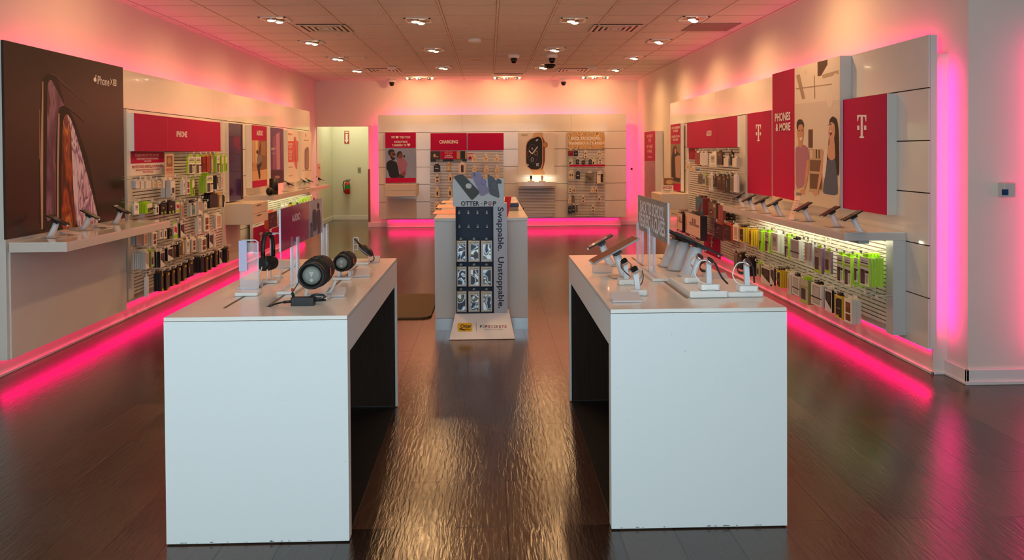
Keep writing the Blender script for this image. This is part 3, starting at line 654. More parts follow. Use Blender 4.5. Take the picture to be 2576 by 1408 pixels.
watchb = board('poster_panel', 'white poster of a large black smartwatch on the back wall', 'poster', 'y', YP - .05, 1, (1303, 333, 440, 1394), .048, mat((226, 216, 202), .4), WP,
      [('68°', (1348, 350, 1354, 355), LET), ('12', (1337, 371, 1341, 376), LET), ('NYC', (1349, 410, 1356, 418), LET), ('24', (1325.5, 412, 1330, 417), LET), ('WATCH', (1312, 338, 1327, 341), C(90, 74, 62), .02)])
ws0 = onY(1304, 470, 15.80); ws1 = onY(1398, 457, 15.80)
wu = thing('display_shelf', 'small lit white watch shelf on the back wall', 'shelf', ((ws0.x + ws1.x) / 2, 15.95, ws0.z))
MB().box(ws0.x, ws1.x, 15.80, 16.085, ws0.z + .01, ws1.z, GLOSS).build('shelf_body', wu, bevel=.002)
MB().box(ws0.x + .03, ws1.x - .03, 15.83, 15.87, ws0.z - .02, ws0.z + .01, mat((240, 226, 200), .4)).build('light_housing', wu)
wr0 = onY(1305, 550, YP - .03); wr1 = onY(1396, 474, YP - .03)
wk = thing('slatwall_rack', 'empty slatted rack under the lit watch shelf', 'rack', ((wr0.x + wr1.x) / 2, 16.1, .22))
b = MB(); slat(b, 'y', YP - .03, wr0.x, wr1.x, .22, wr1.z, 1); b.build('slat_board', wk)
bs0 = onY(1428, 549, YP); bs1 = onY(1520, 378, YP)
r2 = thing('slatwall_rack', 'slatted rack of small packs under the back to school sign', 'rack', ((bs0.x + bs1.x) / 2, 16.1, .2))
b = MB(); slat(b, 'y', YP - .03, bs0.x, bs1.x, .22, 1.64, 1); b.build('slat_board', r2)
MB().box(bs0.x, bs1.x, YP - .012, YP - .001, 1.64, 1.97, PANEL).build('header_board', r2)
board('header_sign', 'back to school sign printed with stacked books, back wall', 'sign', 'y', YP - .05, 1, (1428, 332, 375, 1520), .036, BOOKS, [],
      [('BACK TO SCHOOL', (1436, 344, 1511, 352), LET, .04), ('REGRESO A CLASES', (1432, 357, 1515, 363.5), LET, .04)])
board('shelf_strip', 'thin red strip across the back to school rack', 'sign', 'y', YP - .16, 1, (1432, 414, 419, 1522), .006, MAG)

# ================================================================ right-hand pillar and back wall small fittings
t = thing('wall_sensor', 'small white wall sensor with blue screen on the right pillar', 'sensor', tuple(onY(2526, 496, 5.03)))
e0 = onY(2511, 495, 5.045); e1 = onY(2540, 459, 5.045)
MB().box(e0.x, e1.x, 4.985, 5.049, e0.z, e1.z, mat((210, 204, 196), .4)).build('housing', t, bevel=.004)
f0 = onY(2521, 491, 4.98); f1 = onY(2537, 476, 4.98)
MB().box(f0.x, f1.x, 4.98, 4.984, f0.z, f1.z, mat((20, 60, 110), .2)).build('screen', t)
e0 = onY(1584, 429, YB); e1 = onY(1593, 420, YB)
t = thing('wall_switch', 'small dark wall control on the back wall beside the pink glow', 'switch', ((e0.x + e1.x) / 2, YB - .01, e0.z))
MB().box(e0.x, e1.x, YB - .012, YB - .001, e0.z, e1.z, WHT).build('plate', t)
MB().box(e0.x + .018, e1.x - .018, YB - .02, YB - .012, e0.z + .018, e1.z - .018, BLACK).build('button', t)
# hall: extinguisher, sign, switch
e = onY(874, 488, 18.1); et = onY(874, 450, 18.1)
t = thing('fire_extinguisher', 'red fire extinguisher hanging on the hallway wall', 'fire extinguisher', tuple(e))
RED = mat((190, 20, 16), .3); hgt = et.z - e.z
MB().lathe([(0, .05), (.01, .062), (hgt * .66, .062), (hgt * .76, .045), (hgt * .8, .02), (hgt * .84, .02)], (e.x, 18.10, e.z), (0, 0, 1), RED, 20).build('cylinder', t)
b = MB(); b.box(e.x - .02, e.x + .06, 18.085, 18.115, e.z + hgt * .84, e.z + hgt * .9, BLACK); b.box(e.x - .03, e.x + .09, 18.09, 18.11, e.z + hgt * .95, e.z + hgt, STEEL); b.build('handle', t)
MB().tube([(e.x - .02, 18.10, e.z + hgt * .88), (e.x - .08, 18.09, e.z + hgt * .85), (e.x - .10, 18.09, e.z + hgt * .6), (e.x - .08, 18.08, e.z + hgt * .36), (e.x - .07, 18.08, e.z + hgt * .1)], .011, BLACK).build('hose', t)
MB().lathe([(0, .0632), (hgt * .26, .0632)], (e.x, 18.10, e.z + hgt * .36), (0, 0, 1), mat((40, 130, 50), .4), 20, cap=False).build('label_band', t)
board('safety_sign', 'red and white fire arrow sign on the hallway wall', 'sign', 'y', 18.19, 1, (866, 329, 361, 878), .006, mat((168, 44, 22), .5),
      [(LET, [(868.6, 337), (875.4, 337), (875.4, 352), (877, 352), (872, 360), (867, 352), (868.6, 352)]), (mat((168, 44, 22), .5), [(869.6, 338), (870.6, 338), (870.6, 352), (872, 356), (869.6, 352.6)]), (mat((168, 44, 22), .5), [(873.4, 338), (874.4, 338), (874.4, 352), (873, 355), (873.4, 352)])], [('FIRE', (867.3, 331, 876.7, 335), LET, .03)])
e0 = onY(900, 434, 18.19); e1 = onY(908, 421, 18.19)
t = thing('light_switch', 'grey switch plate on the hallway wall right of the extinguisher', 'switch', ((e0.x + e1.x) / 2, 18.19, e0.z))
MB().box(e0.x, e1.x, 18.19, 18.199, e0.z, e1.z, mat((150, 146, 130), .4)).build('plate', t)
MB().box(e0.x + .028, e1.x - .028, 18.182, 18.19, e0.z + .04, e1.z - .04, mat((120, 118, 108), .4)).build('toggle', t)

# ================================================================ ceiling fittings
def spotlamp(x, y, z, tx, ty, tz, power, ang=150, blend=1.0):
    l = bpy.data.lights.new('spot_light', 'SPOT'); l.energy = power; l.color = WARM; l.spot_size = math.radians(ang); l.spot_blend = blend; l.shadow_soft_size = .05
    o = bpy.data.objects.new('spot_light', l); COL.objects.link(o); o['kind'] = 'structure'
    o.location = (x, y, z); d = Vector((tx - x, ty - y, tz - z)); o.rotation_euler = d.to_track_quat('-Z', 'Y').to_euler()
BULB = mat((255, 225, 175), .5, emit=26, name='lamp_glow')
def downlight(label, x, y, aim, power, heads=2):
    t = thing('recessed_spotlight', label, 'ceiling light', (x, y, ZC - .02), 'recessed spotlights')
    b = MB(); w = .15
    b.box(x - w, x + w, y - w, y - w + .02, ZC - .012, ZC - .001, WHT); b.box(x - w, x + w, y + w - .02, y + w, ZC - .012, ZC - .001, WHT)
    b.box(x - w, x - w + .02, y - w, y + w, ZC - .012, ZC - .001, WHT); b.box(x + w - .02, x + w, y - w, y + w, ZC - .012, ZC - .001, WHT)
    b.build('trim_frame', t)
    MB().box(x - w + .02, x + w - .02, y - w + .02, y + w - .02, ZC - .006, ZC - .003, mat((200, 170, 140), .4)).build('reflector_plate', t)
    for k in range(heads):
        dy = (-.05, .06)[k]; dx = (-.03, .03)[k]
        h = MB().lathe([(0, .05), (.012, .052), (.022, .045)], (x + dx, y + dy, ZC - .006), (0, 0, -1), STEEL, 16).build('lamp_head', t)
        MB().lathe([(0, .040), (.004, .040), (.012, .022)], (x + dx, y + dy, ZC - .028), (0, 0, -1), BULB, 16).build('bulb', h)
    spotlamp(x, y, ZC - .06, *aim, power)
for i, y in enumerate((8.85, 10.65, 12.47, 14.28)):
    downlight('two-headed recessed spotlight, %s from the front in the row by the left wall' % ORD[i], -2.4, y, (-3.1, y, .9), P_SPOT * .95)
    downlight('two-headed recessed spotlight, %s from the front in the row by the right wall' % ORD[i], 2.35, y, (2.8, y, .8), P_SPOT * .85)
for i, y in enumerate((8.95, 11.46, 13.86)):
    downlight('recessed spotlight, %s from the front in the row left of centre' % ORD[i], -.8, y, (-.8, y - .5, 0), P_SPOT)
    downlight('recessed spotlight, %s from the front in the row right of centre' % ORD[i], .98, y, (.98, y - .5, 0), P_SPOT)
# unseen spots added nearer the front to warm the walls and table tops
for x in (-2.4, -.8, .98, 2.35):
    spotlamp(x, 6.8, ZC - .05, (3.15 if x > 2 else -3.5 if x < -2 else x), 6.8, (1.7 if abs(x) > 2 else 0), P_SPOT * (.55 if abs(x) > 2 else 1.1))
    spotlamp(x, 4.2, ZC - .05, x, 4.4, 0, P_SPOT * (.5 if abs(x) < 1 else .2), 110)
for i, (x, w) in enumerate(((-1.38, 'left'), (.38, 'middle'), (2.17, 'right'))):
    t = thing('track_light', 'three-lamp ceiling bar close to the back wall, the %s one' % w, 'ceiling light', (x, 15.7, ZC - .02), 'three-lamp bars')
    MB().box(x - .28, x + .28, 15.62, 15.78, ZC - .012, ZC - .001, WHT).build('housing', t)
    for dx in (-.19, 0, .19):
        h = MB().lathe([(0, .05), (.03, .05), (.045, .035)], (x + dx, 15.7, ZC - .012), (0, 0, -1), STEEL, 14).build('lamp_head', t)
        MB().lathe([(0, .03), (.01, .02)], (x + dx + (.045 if dx > 0 else -.045), 15.7, ZC - .03), (0, -.3, -1), BULB, 12).build('bulb', h)
    spotlamp(x, 15.45, ZC - .07, x, 16.4, 2.0, P_SPOT * .62, 165)
def vent(label, x, y, w=.29, plain=False, dark=False, sx=1):
    t = thing('ceiling_vent', label, 'air vent', (x, y, ZC - .03), 'ceiling vents')
    b = MB()
    if plain: MB().box(x - w, x + w, y - w, y + w, ZC - .008, ZC - .001, mat((140, 120, 112), .6)).build('grille', t); return
    if dark:
        MB().box(x - w, x + w, y - .12, y + .12, ZC - .008, ZC - .001, BLACK).build('opening', t)
        b.box(x - w - .03, x - w, y - .13, y + .13, ZC - .012, ZC - .001, WHT); b.box(x + w, x + w + .03, y - .13, y + .13, ZC - .012, ZC - .001, WHT); b.build('frame', t); return
    MB().box(x - w, x + w, y - w, y + w, ZC - .0095, ZC - .001, mat((30, 22, 18), .7)).build('duct', t)
    for k in range(4):
        r = w - .066 * k; b = MB(); z = ZC - .004 - .004 * 0
        o_, i_ = r, r - .036
        m_ = mat((232, 218, 202), .4); z0, z1 = ZC - .0125, ZC - .0096
        b.box(x - o_, x + o_, y - o_, y - i_, z0, z1, m_); b.box(x - o_, x + o_, y + i_, y + o_, z0, z1, m_); b.box(x - o_, x - i_, y - i_, y + i_, z0, z1, m_); b.box(x + i_, x + o_, y - i_, y + i_, z0, z1, m_)
        if k == 3: b.box(x - i_ + .015, x + i_ - .015, y - i_ + .015, y + i_ - .015, z0, z1, m_)
        b.build('louvre', t)
vent('square louvred air vent, front left of the ceiling', -1.97, 9.5)
vent('square louvred air vent, front right of the ceiling', 1.56, 9.55)
vent('square louvred air vent, rear left of the ceiling', -1.92, 14.32)
vent('square louvred air vent, rear right of the ceiling', 1.57, 14.45)
vent('flat grey grille beside the front right spotlights', 2.73, 9.48, plain=True)
vent('dark slot vent near the back wall in the ceiling', .39, 15.14, dark=True)
def dome(label, x, y, black=True):
    t = thing('ceiling_camera' if black else 'smoke_detector', label, 'camera' if black else 'smoke detector', (x, y, ZC - .1), None)
    if black:
        MB().lathe([(0, .09), (.05, .088), (.06, .07)], (x, y, ZC - .001), (0, 0, -1), WHT, 20).build('housing', t)
        MB().lathe([(0, .052), (.04, .05), (.07, .035), (.08, .012)], (x, y, ZC - .06), (0, 0, -1), BLACKG, 20).build('lens_dome', t)
    else:
        MB().lathe([(0, .085), (.03, .085), (.05, .05), (.055, .02)], (x, y, ZC - .001), (0, 0, -1), WHT, 20).build('body', t)
dome('black dome camera near the ceiling centre, left of its twin', .4, 12.12); dome('black dome camera near the right row of central spotlights', 1.0, 12.14)
dome('black dome camera by the back wall, left side', -2.0, 16.17); dome('black dome camera by the back wall, right side', 1.57, 16.2)
dome('white round smoke detector near the ceiling centre', -.18, 10.45, False)
dome('white round detector behind the rear left vent', -1.7, 13.8, False); dome('white round detector behind the rear right vent', 1.86, 13.85, False)
t = thing('ceiling_speaker', 'flat round ceiling ring behind the smoke detector', 'speaker', (-.2, 12.67, ZC - .01))
MB().lathe([(0, .16), (.006, .16), (.008, .13), (.004, .12), (.004, .001)], (-.2, 12.67, ZC - .001), (0, 0, -1), mat((216, 190, 165), .5), 28).build('ring', t)
t = thing('eyeball_light', 'round ceiling fitting with dark tilting ball near the central spotlight', 'ceiling light', (1.05, 13.45, ZC - .05))
MB().lathe([(0, .14), (.006, .14), (.008, .11)], (1.05, 13.45, ZC - .001), (0, 0, -1), WHT, 24).build('ring', t)
MB().lathe([(0, .10), (.03, .095), (.06, .06), (.07, .02)], (1.07, 13.45, ZC - .01), (0, 0, -1), BLACK, 20).build('ball', t)
for lb, x, y in (('left of centre nearer the front', -1.95, 10.1), ('left of centre farther back', -1.98, 12.5), ('right of centre nearer the front', 1.58, 10.22), ('right of centre farther back', 1.61, 11.6)):
    tag(MB().lathe([(0, .05), (.008, .05), (.01, .04)], (x, y, ZC - .001), (0, 0, -1), mat((225, 205, 190), .4), 18).build('sprinkler_cover'), 'small round white sprinkler cover, ' + lb, 'sprinkler')
# ================================================================ the two front tables
def _front(nt, b, N, K):
    b.inputs['Base Color'].default_value = (*lin((226, 226, 222)), 1); b.inputs['Roughness'].default_value = .42
    tc = N('ShaderNodeTexCoord'); sp = N('ShaderNodeSeparateXYZ'); K(tc.outputs['Object'], sp.inputs[0])
    n = N('ShaderNodeTexNoise'); n.inputs['Scale'].default_value = 60; n.inputs['Detail'].default_value = 5; K(tc.outputs['Object'], n.inputs['Vector'])
    r = N('ShaderNodeValToRGB'); r.color_ramp.elements[0].position = .745; r.color_ramp.elements[0].color = (*lin((226, 226, 222)), 1)
    r.color_ramp.elements[1].position = .79; r.color_ramp.elements[1].color = (*lin((120, 112, 108)), 1)
    K(n.outputs['Fac'], r.inputs[0]); K(r.outputs[0], b.inputs['Base Color'])
TBL = node_mat('white_laminate_scuffed', _front)
TOPM = mat((226, 216, 204), .2, coat=.2)
TZ = .912
def table(label, x0, x1, y0, y1, slots):
    t = thing('display_table', label, 'table', ((x0 + x1) / 2, (y0 + y1) / 2, 0), 'white display tables')
    b = MB(); b.box(x0, x1, y0, y0 + .055, .006, TZ - .018, TBL)
    for k in range(16):
        cx, w_, h_ = x0 + .02 + (x1 - x0 - .05) * random.random(), random.uniform(.003, .022), random.uniform(.0015, .005)
        b.poly([(cx, y0 - .0004, .009), (cx + w_, y0 - .0004, .009), (cx + w_ * .7, y0 - .0004, .009 + h_), (cx + w_ * .2, y0 - .0004, .009 + h_ * .8)], mat((110, 100, 96), .7))
    b.build('leg_panel', t)
    MB().box(x0, x1, y1 - .03, y1, .006, TZ - .018, TBL).build('leg_panel', t, bevel=.002)
    MB().box(x0, x1, y0 + .055, y1 - .03, TZ - .155, TZ - .018, TBL).build('top_box', t)
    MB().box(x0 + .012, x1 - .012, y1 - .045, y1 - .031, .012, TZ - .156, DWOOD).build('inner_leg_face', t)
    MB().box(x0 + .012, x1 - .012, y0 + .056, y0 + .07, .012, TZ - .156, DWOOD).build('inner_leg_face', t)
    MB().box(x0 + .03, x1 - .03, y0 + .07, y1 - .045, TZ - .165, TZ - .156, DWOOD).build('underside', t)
    MB().box(x0, x1, y0, y1, TZ - .016, TZ, TOPM).build('table_top', t, bevel=.0015)
    b = MB()
    for (sx, sy0, sy1) in slots: b.box(sx - .006, sx + .006, sy0, sy1, TZ + .0002, TZ + .0012, mat((112, 92, 82), .5))
    b.build('cable_slot', t)
    MB().box(x0 + .01, x1 - .01, y0 + .01, y1 - .01, 0, .006, BLACK).build('base', t)
    return t
def T(a, c, z=TZ): return onZ(a, c, z)
LS = [(T(564, 775).x, T(564, 775).y, T(740, 663).y), (T(672, 772).x, T(672, 772).y, T(745, 725).y + .25), (T(821, 736).x, T(821, 736).y, T(907, 669).y)]
table('left white display table holding headphones and black speakers', -1.295, -.570, 3.105, 4.78, LS)
RS = [(T(1729, 750).x, T(1729, 750).y, T(1584, 648).y), (T(1660, 649).x, T(1700, 672).y, T(1660, 649).y)]
table('right white display table holding phones, tablets and watches', .495, 1.225, 3.16, 4.84, RS)

# small white base plates, cards and acrylic
def plate(b, px, w, d, h, m=WHT, z=TZ, r=.008): b.rbox(px.x - w / 2, px.x + w / 2, px.y - d / 2, px.y + d / 2, z + .0015, z + h, m, r); return b
PCOL = [mat((196, 120, 112), .4), mat((226, 206, 198), .4), mat((60, 40, 40), .4)]
def price_card(label, px, w, d, rz=0, tablez=TZ, grp=None):
    t = thing('price_card', label, 'price card', (px.x, px.y, tablez + .0015), grp)
    t.rotation_euler = (0, 0, rz); bpy.context.view_layer.update()
    b = MB(); b.prism([(-w / 2, -d / 2, .003), (w / 2, -d / 2, .003), (w / 2, d / 2, .028), (-w / 2, d / 2, .028)], (0, 0, .004), mat((214, 196, 190), .15)); b.prism([(-w / 2, d / 2 - .01, 0), (w / 2, d / 2 - .01, 0), (w / 2, d / 2, 0), (-w / 2, d / 2, 0)], (0, 0, .028), ACRE)
    b.prism([(-w / 2, -d / 2, 0), (w / 2, -d / 2, 0), (w / 2, -d / 2 + .01, 0), (-w / 2, -d / 2 + .01, 0)], (0, 0, .003), ACRE)
    o = b.build('holder', None, origin=(0, 0, 0)); o.parent = t
    b = MB(); b.poly([(-w * .42, -d * .38, .0095), (w * .1, -d * .38, .0095), (w * .1, d * .38, .0290), (-w * .42, d * .38, .0290)], PCOL[0]); b.poly([(w * .14, -d * .38, .0095), (w * .42, -d * .38, .0095), (w * .42, d * .38, .0290), (w * .14, d * .38, .0290)], mat((150, 120, 116), .4))
    o = b.build('printed_card', None, origin=(0, 0, 0)); o.parent = t
    return t
price_card('flat price card at the front of the left table beside the big speaker', T(847, 744), .075, .07, .1)
price_card('flat price card beside the smaller speaker on the left table', T(910, 694), .085, .08, .15)
price_card('flat price card by the rear wire stand on the left table', T(940, 659), .07, .06)
price_card('flat price card beside the nearest acrylic stand on the left table', T(629, 724), .10, .075, -.1)
price_card('flat price card at the back left of the left table', T(722, 672), .09, .07)
price_card('clear price card lying at the front of the right table', T(1574, 757), .125, .075)
price_card('pink tinted price card under the small phone on the right table', T(1515, 684), .10, .07)
price_card('long price card on the right edge of the right table', T(1800, 705), .12, .06)

# acrylic headphone stands
def wire_frame(b, cx, cy, z0, h, w, depth):
    # bent clear strip: up, over and down in a narrow loop
    pts = [(cx - w / 2, cy, z0), (cx - w / 2, cy, z0 + h * .96), (cx - w / 2 + .012, cy, z0 + h), (cx + w / 2 - .012, cy, z0 + h), (cx + w / 2, cy, z0 + h * .96), (cx + w / 2, cy, z0)]
    b.tube(pts, .0035, ACRE, 6); return b
pA = T(625, 741)
t = thing('headphone_stand', 'empty clear acrylic stand on white base, front left of left table', 'stand', (pA.x, pA.y, TZ + .001))
plate(MB(), pA, .105, .075, .016).build('base', t)
b = MB(); wire_frame(b, pA.x + .005, pA.y, TZ + .016, .235, .082, 0); b.box(pA.x - .03, pA.x + .04, pA.y + .002, pA.y + .006, TZ + .19, TZ + .195, ACRE); b.box(pA.x - .036, pA.x + .046, pA.y - .001, pA.y + .001, TZ + .016, TZ + .24, ACR); b.build('clear_frame', t)
MB().box(pA.x - .038, pA.x - .002, pA.y - .012, pA.y - .009, TZ + .11, TZ + .25, mat((190, 186, 216), .2, alpha=.75)).build('information_card', t)
pB = T(679, 710)
t = thing('headphone_stand', 'clear acrylic stand carrying the black headphones, left table', 'stand', (pB.x, pB.y, TZ + .001))
plate(MB(), pB, .092, .07, .014).build('base', t)
b = MB(); wire_frame(b, pB.x + .025, pB.y + .02, TZ + .014, .232, .05, 0); b.box(pB.x - .02, pB.x + .03, pB.y - .0, pB.y + .04, TZ + .240, TZ + .2445, ACRE); b.build('clear_frame', t)
def headphones(label, c, top, w, tilt=0, rz=.0):
    """c = centre between the ear cups (world), top = height of the headband above c, w = cup spacing"""
    t = thing('headphones', label, 'headphones', tuple(c))
    t.rotation_euler = (tilt, 0, rz)
    n = 24; hw = w / 2
    b = MB()
    prof = []
    for i in range(n + 1):
        a = PI * i / n; prof.append((hw * 1.0 * math.cos(a), top * .30 + (top * .70) * math.sin(a) ** .8 if 0 < i < n else top * .28))
    vs = []; fs = []
    for i, (x, z) in enumerate(prof):
        k = .8 + .2 * math.sin(PI * i / n); dx = math.cos(PI * i / n); dz = math.sin(PI * i / n)
        for yy, oo in ((-.012 * k, 0), (.012 * k, 0), (.012 * k, .008), (-.012 * k, .008)): vs.append((x + dx * oo, yy, z + dz * oo))
    for i in range(n):
        for k in range(4): fs.append((i * 4 + k, i * 4 + (k + 1) % 4, i * 4 + 4 + (k + 1) % 4, i * 4 + 4 + k))
    fs += [(3, 2, 1, 0), (n * 4, n * 4 + 1, n * 4 + 2, n * 4 + 3)]
    b.add(vs, fs, BLACK, True)
    o = b.build('headband', None, origin=(0, 0, 0)); o.parent = t
    for s in (-1, 1):
        b = MB(); b.box(s * (hw + .001) - .004, s * (hw + .001) + .004, -.010, .010, top * .05, top * .42, BLACKG); o = b.build('slider_arm', None, origin=(0, 0, 0)); o.parent = t
        b = MB(); b.lathe([(0, .022), (.006, .034), (.020, .036), (.026, .033)], (s * (hw + .008), 0, 0), (-s, 0, 0), BLACK, 28); o = b.build('ear_cup', None, origin=(0, 0, 0)); o.parent = t
        b = MB(); b.lathe([(0, .035), (.010, .037), (.018, .032), (.018, .020)], (s * (hw - .018), 0, 0), (-s, 0, 0), mat((24, 20, 20), .8), 28); q = b.build('ear_cushion', None, origin=(0, 0, 0)); q.parent = o
    return t
hz = TZ + .115
headphones('black over-ear headphones hanging on the front acrylic stand, left table', (pB.x - .005, pB.y - .01, TZ + .098), .150, .072, 0, 1.15)
b = MB(); cx, cy = pB.x - .015, pB.y - .055
pts = [(cx - .03, cy, TZ + .01), (cx - .028, cy, TZ + .035), (cx - .012, cy + .005, TZ + .075), (cx - .006, cy + .01, TZ + .100), (cx + .004, cy + .012, TZ + .107), (cx + .014, cy + .01, TZ + .10), (cx + .012, cy + .006, TZ + .085), (cx + .02, cy, TZ + .06), (cx + .018, cy, TZ + .03), (cx + .008, cy, TZ + .008)]
def smooth(pts, n=4):
    P = [Vector(p) for p in pts]; out = []
    for i in range(len(P) - 1):
        p0, p1, p2, p3 = P[max(i - 1, 0)], P[i], P[i + 1], P[min(i + 2, len(P) - 1)]
        for k in range(n):
            s = k / n; out.append(.5 * ((2 * p1) + (p2 - p0) * s + (2 * p0 - 5 * p1 + 4 * p2 - p3) * s * s + (3 * p1 - p0 - 3 * p2 + p3) * s ** 3))
    return out + [P[-1]]
b.tube(smooth(pts), .0022, WHT, 6)
tag(b.build('security_cable'), 'white looped security cable below the hanging black headphones', 'cable')
# rear wire stand with tilted headset
pF = T(909, 664)
t = thing('headphone_stand', 'clear wire stand holding the tilted headset, rear of left table', 'stand', (pF.x, pF.y, TZ + .001))
plate(MB(), pF, .09, .07, .014).build('base', t)
b = MB(); b.tube([(pF.x - .045, pF.y, TZ + .014), (pF.x - .045, pF.y, TZ + .15), (pF.x - .040, pF.y, TZ + .155), (pF.x - .02, pF.y, TZ + .155), (pF.x - .016, pF.y, TZ + .150), (pF.x - .016, pF.y, TZ + .118)], .0035, ACRE, 6); b.tube([(pF.x - .045, pF.y, TZ + .085), (pF.x - .02, pF.y, TZ + .085), (pF.x - .02, pF.y, TZ + .115), (pF.x - .045, pF.y, TZ + .115)], .003, ACRE, 6); b.build('clear_frame', t)
t = thing('headphones', 'small black headset with grey rim tilted on the rear wire stand', 'headphones', (pF.x + .02, pF.y, TZ + .06))
d = Vector((.62, 0, -.78)); u = Vector((.78, 0, .62))
b = MB(); b.ball((0, 0, 0), .052, .045, .024, BLACK, 20, 12); o = b.build('ear_cup', None, origin=(0, 0, 0)); o.parent = t; o.location = (.008, 0, .022); o.rotation_euler = (0, math.radians(40), 0)
b = MB(); b.lathe([(0, .048), (.004, .050), (.008, .048)], (0, 0, -.012), (0, 0, 1), mat((120, 120, 124), .4), 24); q = b.build('rim', None, origin=(0, 0, 0)); q.parent = o
b = MB(); b.tube([(-.028, 0, .052), (-.045, 0, .075), (-.058, 0, .088)], .005, BLACK, 8); o = b.build('headband', None, origin=(0, 0, 0)); o.parent = t
b = MB(); b.tube(smooth([(.05, 0, -.008), (.055, 0, -.03), (.045, 0, -.042), (.03, 0, -.045)]), .003, BLACK, 6); o = b.build('cable', None, origin=(0, 0, 0)); o.parent = t
# white puck and loop
pk = T(700, 699)
tag(MB().lathe([(0, .024), (.012, .024), (.016, .018)], (pk.x, pk.y, TZ + .001), (0, 0, 1), WHT, 20).build('security_puck'), 'small white puck behind the hanging headphones on the left table', 'security puck')

# portable speakers
def speaker(label, c, back, R, L):
    c = Vector(c); ax = (Vector(back) - c).normalized(); t = thing('portable_speaker', label, 'speaker', tuple(c))
    b = MB(); b.lathe([(.032, R * .80), (.034, R * .86), (L * .12, R * .97), (L * .35, R * 1.08), (L * .6, R * 1.08), (L * .85, R * .98), (L * .93, R * .86), (L * .96, R * .7), (L * .97, .001)], c, ax, mat((20, 16, 15), .75), 40); b.build('body', t)
    b = MB(); b.lathe([(.031, R * .62), (.012, R * .70), (-.002, R * .84), (-.002, R * .93), (.012, R * .98), (.03, R * .95)], c, ax, BLACK, 40, cap=False); b.build('rubber_ring', t)
    b = MB(); b.lathe([(.030, R * .66), (.012, R * .64), (.010, R * .4), (.0098, .001)], c, ax, mat((122, 122, 112), .4), 36); cone = b.build('bass_cone', t)
    u = ax.cross(Vector((0, 0, 1))).normalized(); v = u.cross(ax).normalized(); f = c + ax * .0085
    P = lambda a, e: f + u * (a * R) + v * (e * R)
    LG = mat((168, 168, 158), .4)
    b = MB(); b.poly([P(-.17, .27), P(.17, .27), P(.02, -.10), P(-.02, -.10)], LG); b.poly([P(.11 * math.cos(a), -.32 + .11 * math.sin(a)) for a in [2 * PI * k / 14 for k in range(14)]], LG)
    b.build('exclamation_mark', cone)
    # red badge on the side
    s = c + ax * (L * .5); side = (u * .92 + v * .1).normalized() * R * 1.085
    if side.x < 0: side = Vector((-side.x, side.y, side.z))
    side = Vector((.80, 0, .05)) - ax * Vector((.80, 0, .05)).dot(ax); side = side.normalized() * R * 1.09; tn = ax.cross(side).normalized()
    s = c + ax * (L * .33)
    b = MB(); b.prism([s + side + ax * (-.007) + tn * (-R * .28), s + side + ax * .007 + tn * (-R * .28), s + side + ax * .007 + tn * (R * .28), s + side + ax * (-.007) + tn * (R * .28)], side.normalized() * .002, mat((206, 84, 62), .5)); b.build('badge', t)
    b = MB(); tp = v.normalized() * R * 1.075
    for k, l in ((.25, .02), (.5, .012)): q = c + ax * (L * k) + tp + u * R * .1; b.tube([q - u * .02, q, q + u * .02], .003, mat((46, 42, 42), .4), 6)
    b.build('buttons', t)
    return t
R1 = 36.5 / F_PX * 3.40
c1 = onY(782, 694, 3.40)
speaker('large black barrel speaker at the front of the left table', c1, onY(813, 672, 3.64), R1 * .98, .25)
cb = T(800, 752)
t = thing('speaker_stand', 'clear cradle on white base under the large black speaker', 'stand', (cb.x, cb.y, TZ + .001))
plate(MB(), Vector((cb.x, cb.y + .0, 0)), .095, .075, .014).build('base', t)
b = MB()
for s in (-1, 1):
    yb = c1.y + .03 + (.0 if s < 0 else .10)
    b.tube(smooth([(c1.x - .02 + .06 * (s > 0), yb, TZ + .012), (c1.x - .03 + .09 * (s > 0), yb, TZ + .025), (c1.x - .022 + .095 * (s > 0), yb + .01, TZ + .055), (c1.x - .02 + .10 * (s > 0), yb + .01, TZ + .07)]), .008, mat((235, 232, 226), .08, alpha=.6), 8)
b.tube([(c1.x - .02, c1.y + .03, TZ + .02), (c1.x + .05, c1.y + .08, TZ + .02)], .007, ACRE, 8)
b.build('clear_cradle', t)
Y2 = T(862, 702).y
c2 = onY(858, 662, Y2 - .02); R2 = 22.5 / F_PX * Y2
speaker('smaller black barrel speaker in the middle of the left table', c2, onY(881, 650, Y2 + .20), R2, .20)
cb = T(862, 702)
t = thing('speaker_stand', 'clear cradle on white base under the smaller black speaker', 'stand', (cb.x, cb.y, TZ + .001))
plate(MB(), cb, .095, .07, .013).build('base', t)
b = MB()
for dx in (-.02, .035): b.box(cb.x + dx - .007, cb.x + dx + .007, cb.y, cb.y + .05, TZ + .013, c2.z - R2 * .95, ACRE)
b.build('clear_cradle', t)
# power adapter and cables
pa = T(764, 767)
t = thing('power_adapter', 'black power adapter block lying in front of the large speaker', 'power adapter', (pa.x, pa.y, TZ + .001))
MB().rbox(pa.x - .052, pa.x + .048, pa.y - .018, pa.y + .02, TZ + .001, TZ + .034, BLACK, .006).build('body', t)
q = T(676, 772); z = TZ + .005
b = MB(); b.tube(smooth([(pa.x - .052, pa.y, TZ + .016), (pa.x - .075, pa.y, TZ + .014), (pa.x - .10, pa.y + .0, z + .006), (q.x + .02, q.y + .01, z + .004), (q.x, q.y, z - .003)]), .0038, BLACK, 8); b.tube([(pa.x - .052, pa.y, TZ + .016), (pa.x - .085, pa.y, TZ + .013)], .006, BLACK, 8); b.build('mains_cable', t)
b = MB(); b.tube(smooth([(c1.x - R1 * .95, c1.y + .03, c1.z - .03), (c1.x - R1 * 1.15, c1.y, c1.z - .06), (c1.x - R1 * 1.2, c1.y - .02, TZ + .045), (pa.x - .05, pa.y + .035, TZ + .02), (pa.x - .03, pa.y + .02, TZ + .03)]), .0022, BLACK, 6)
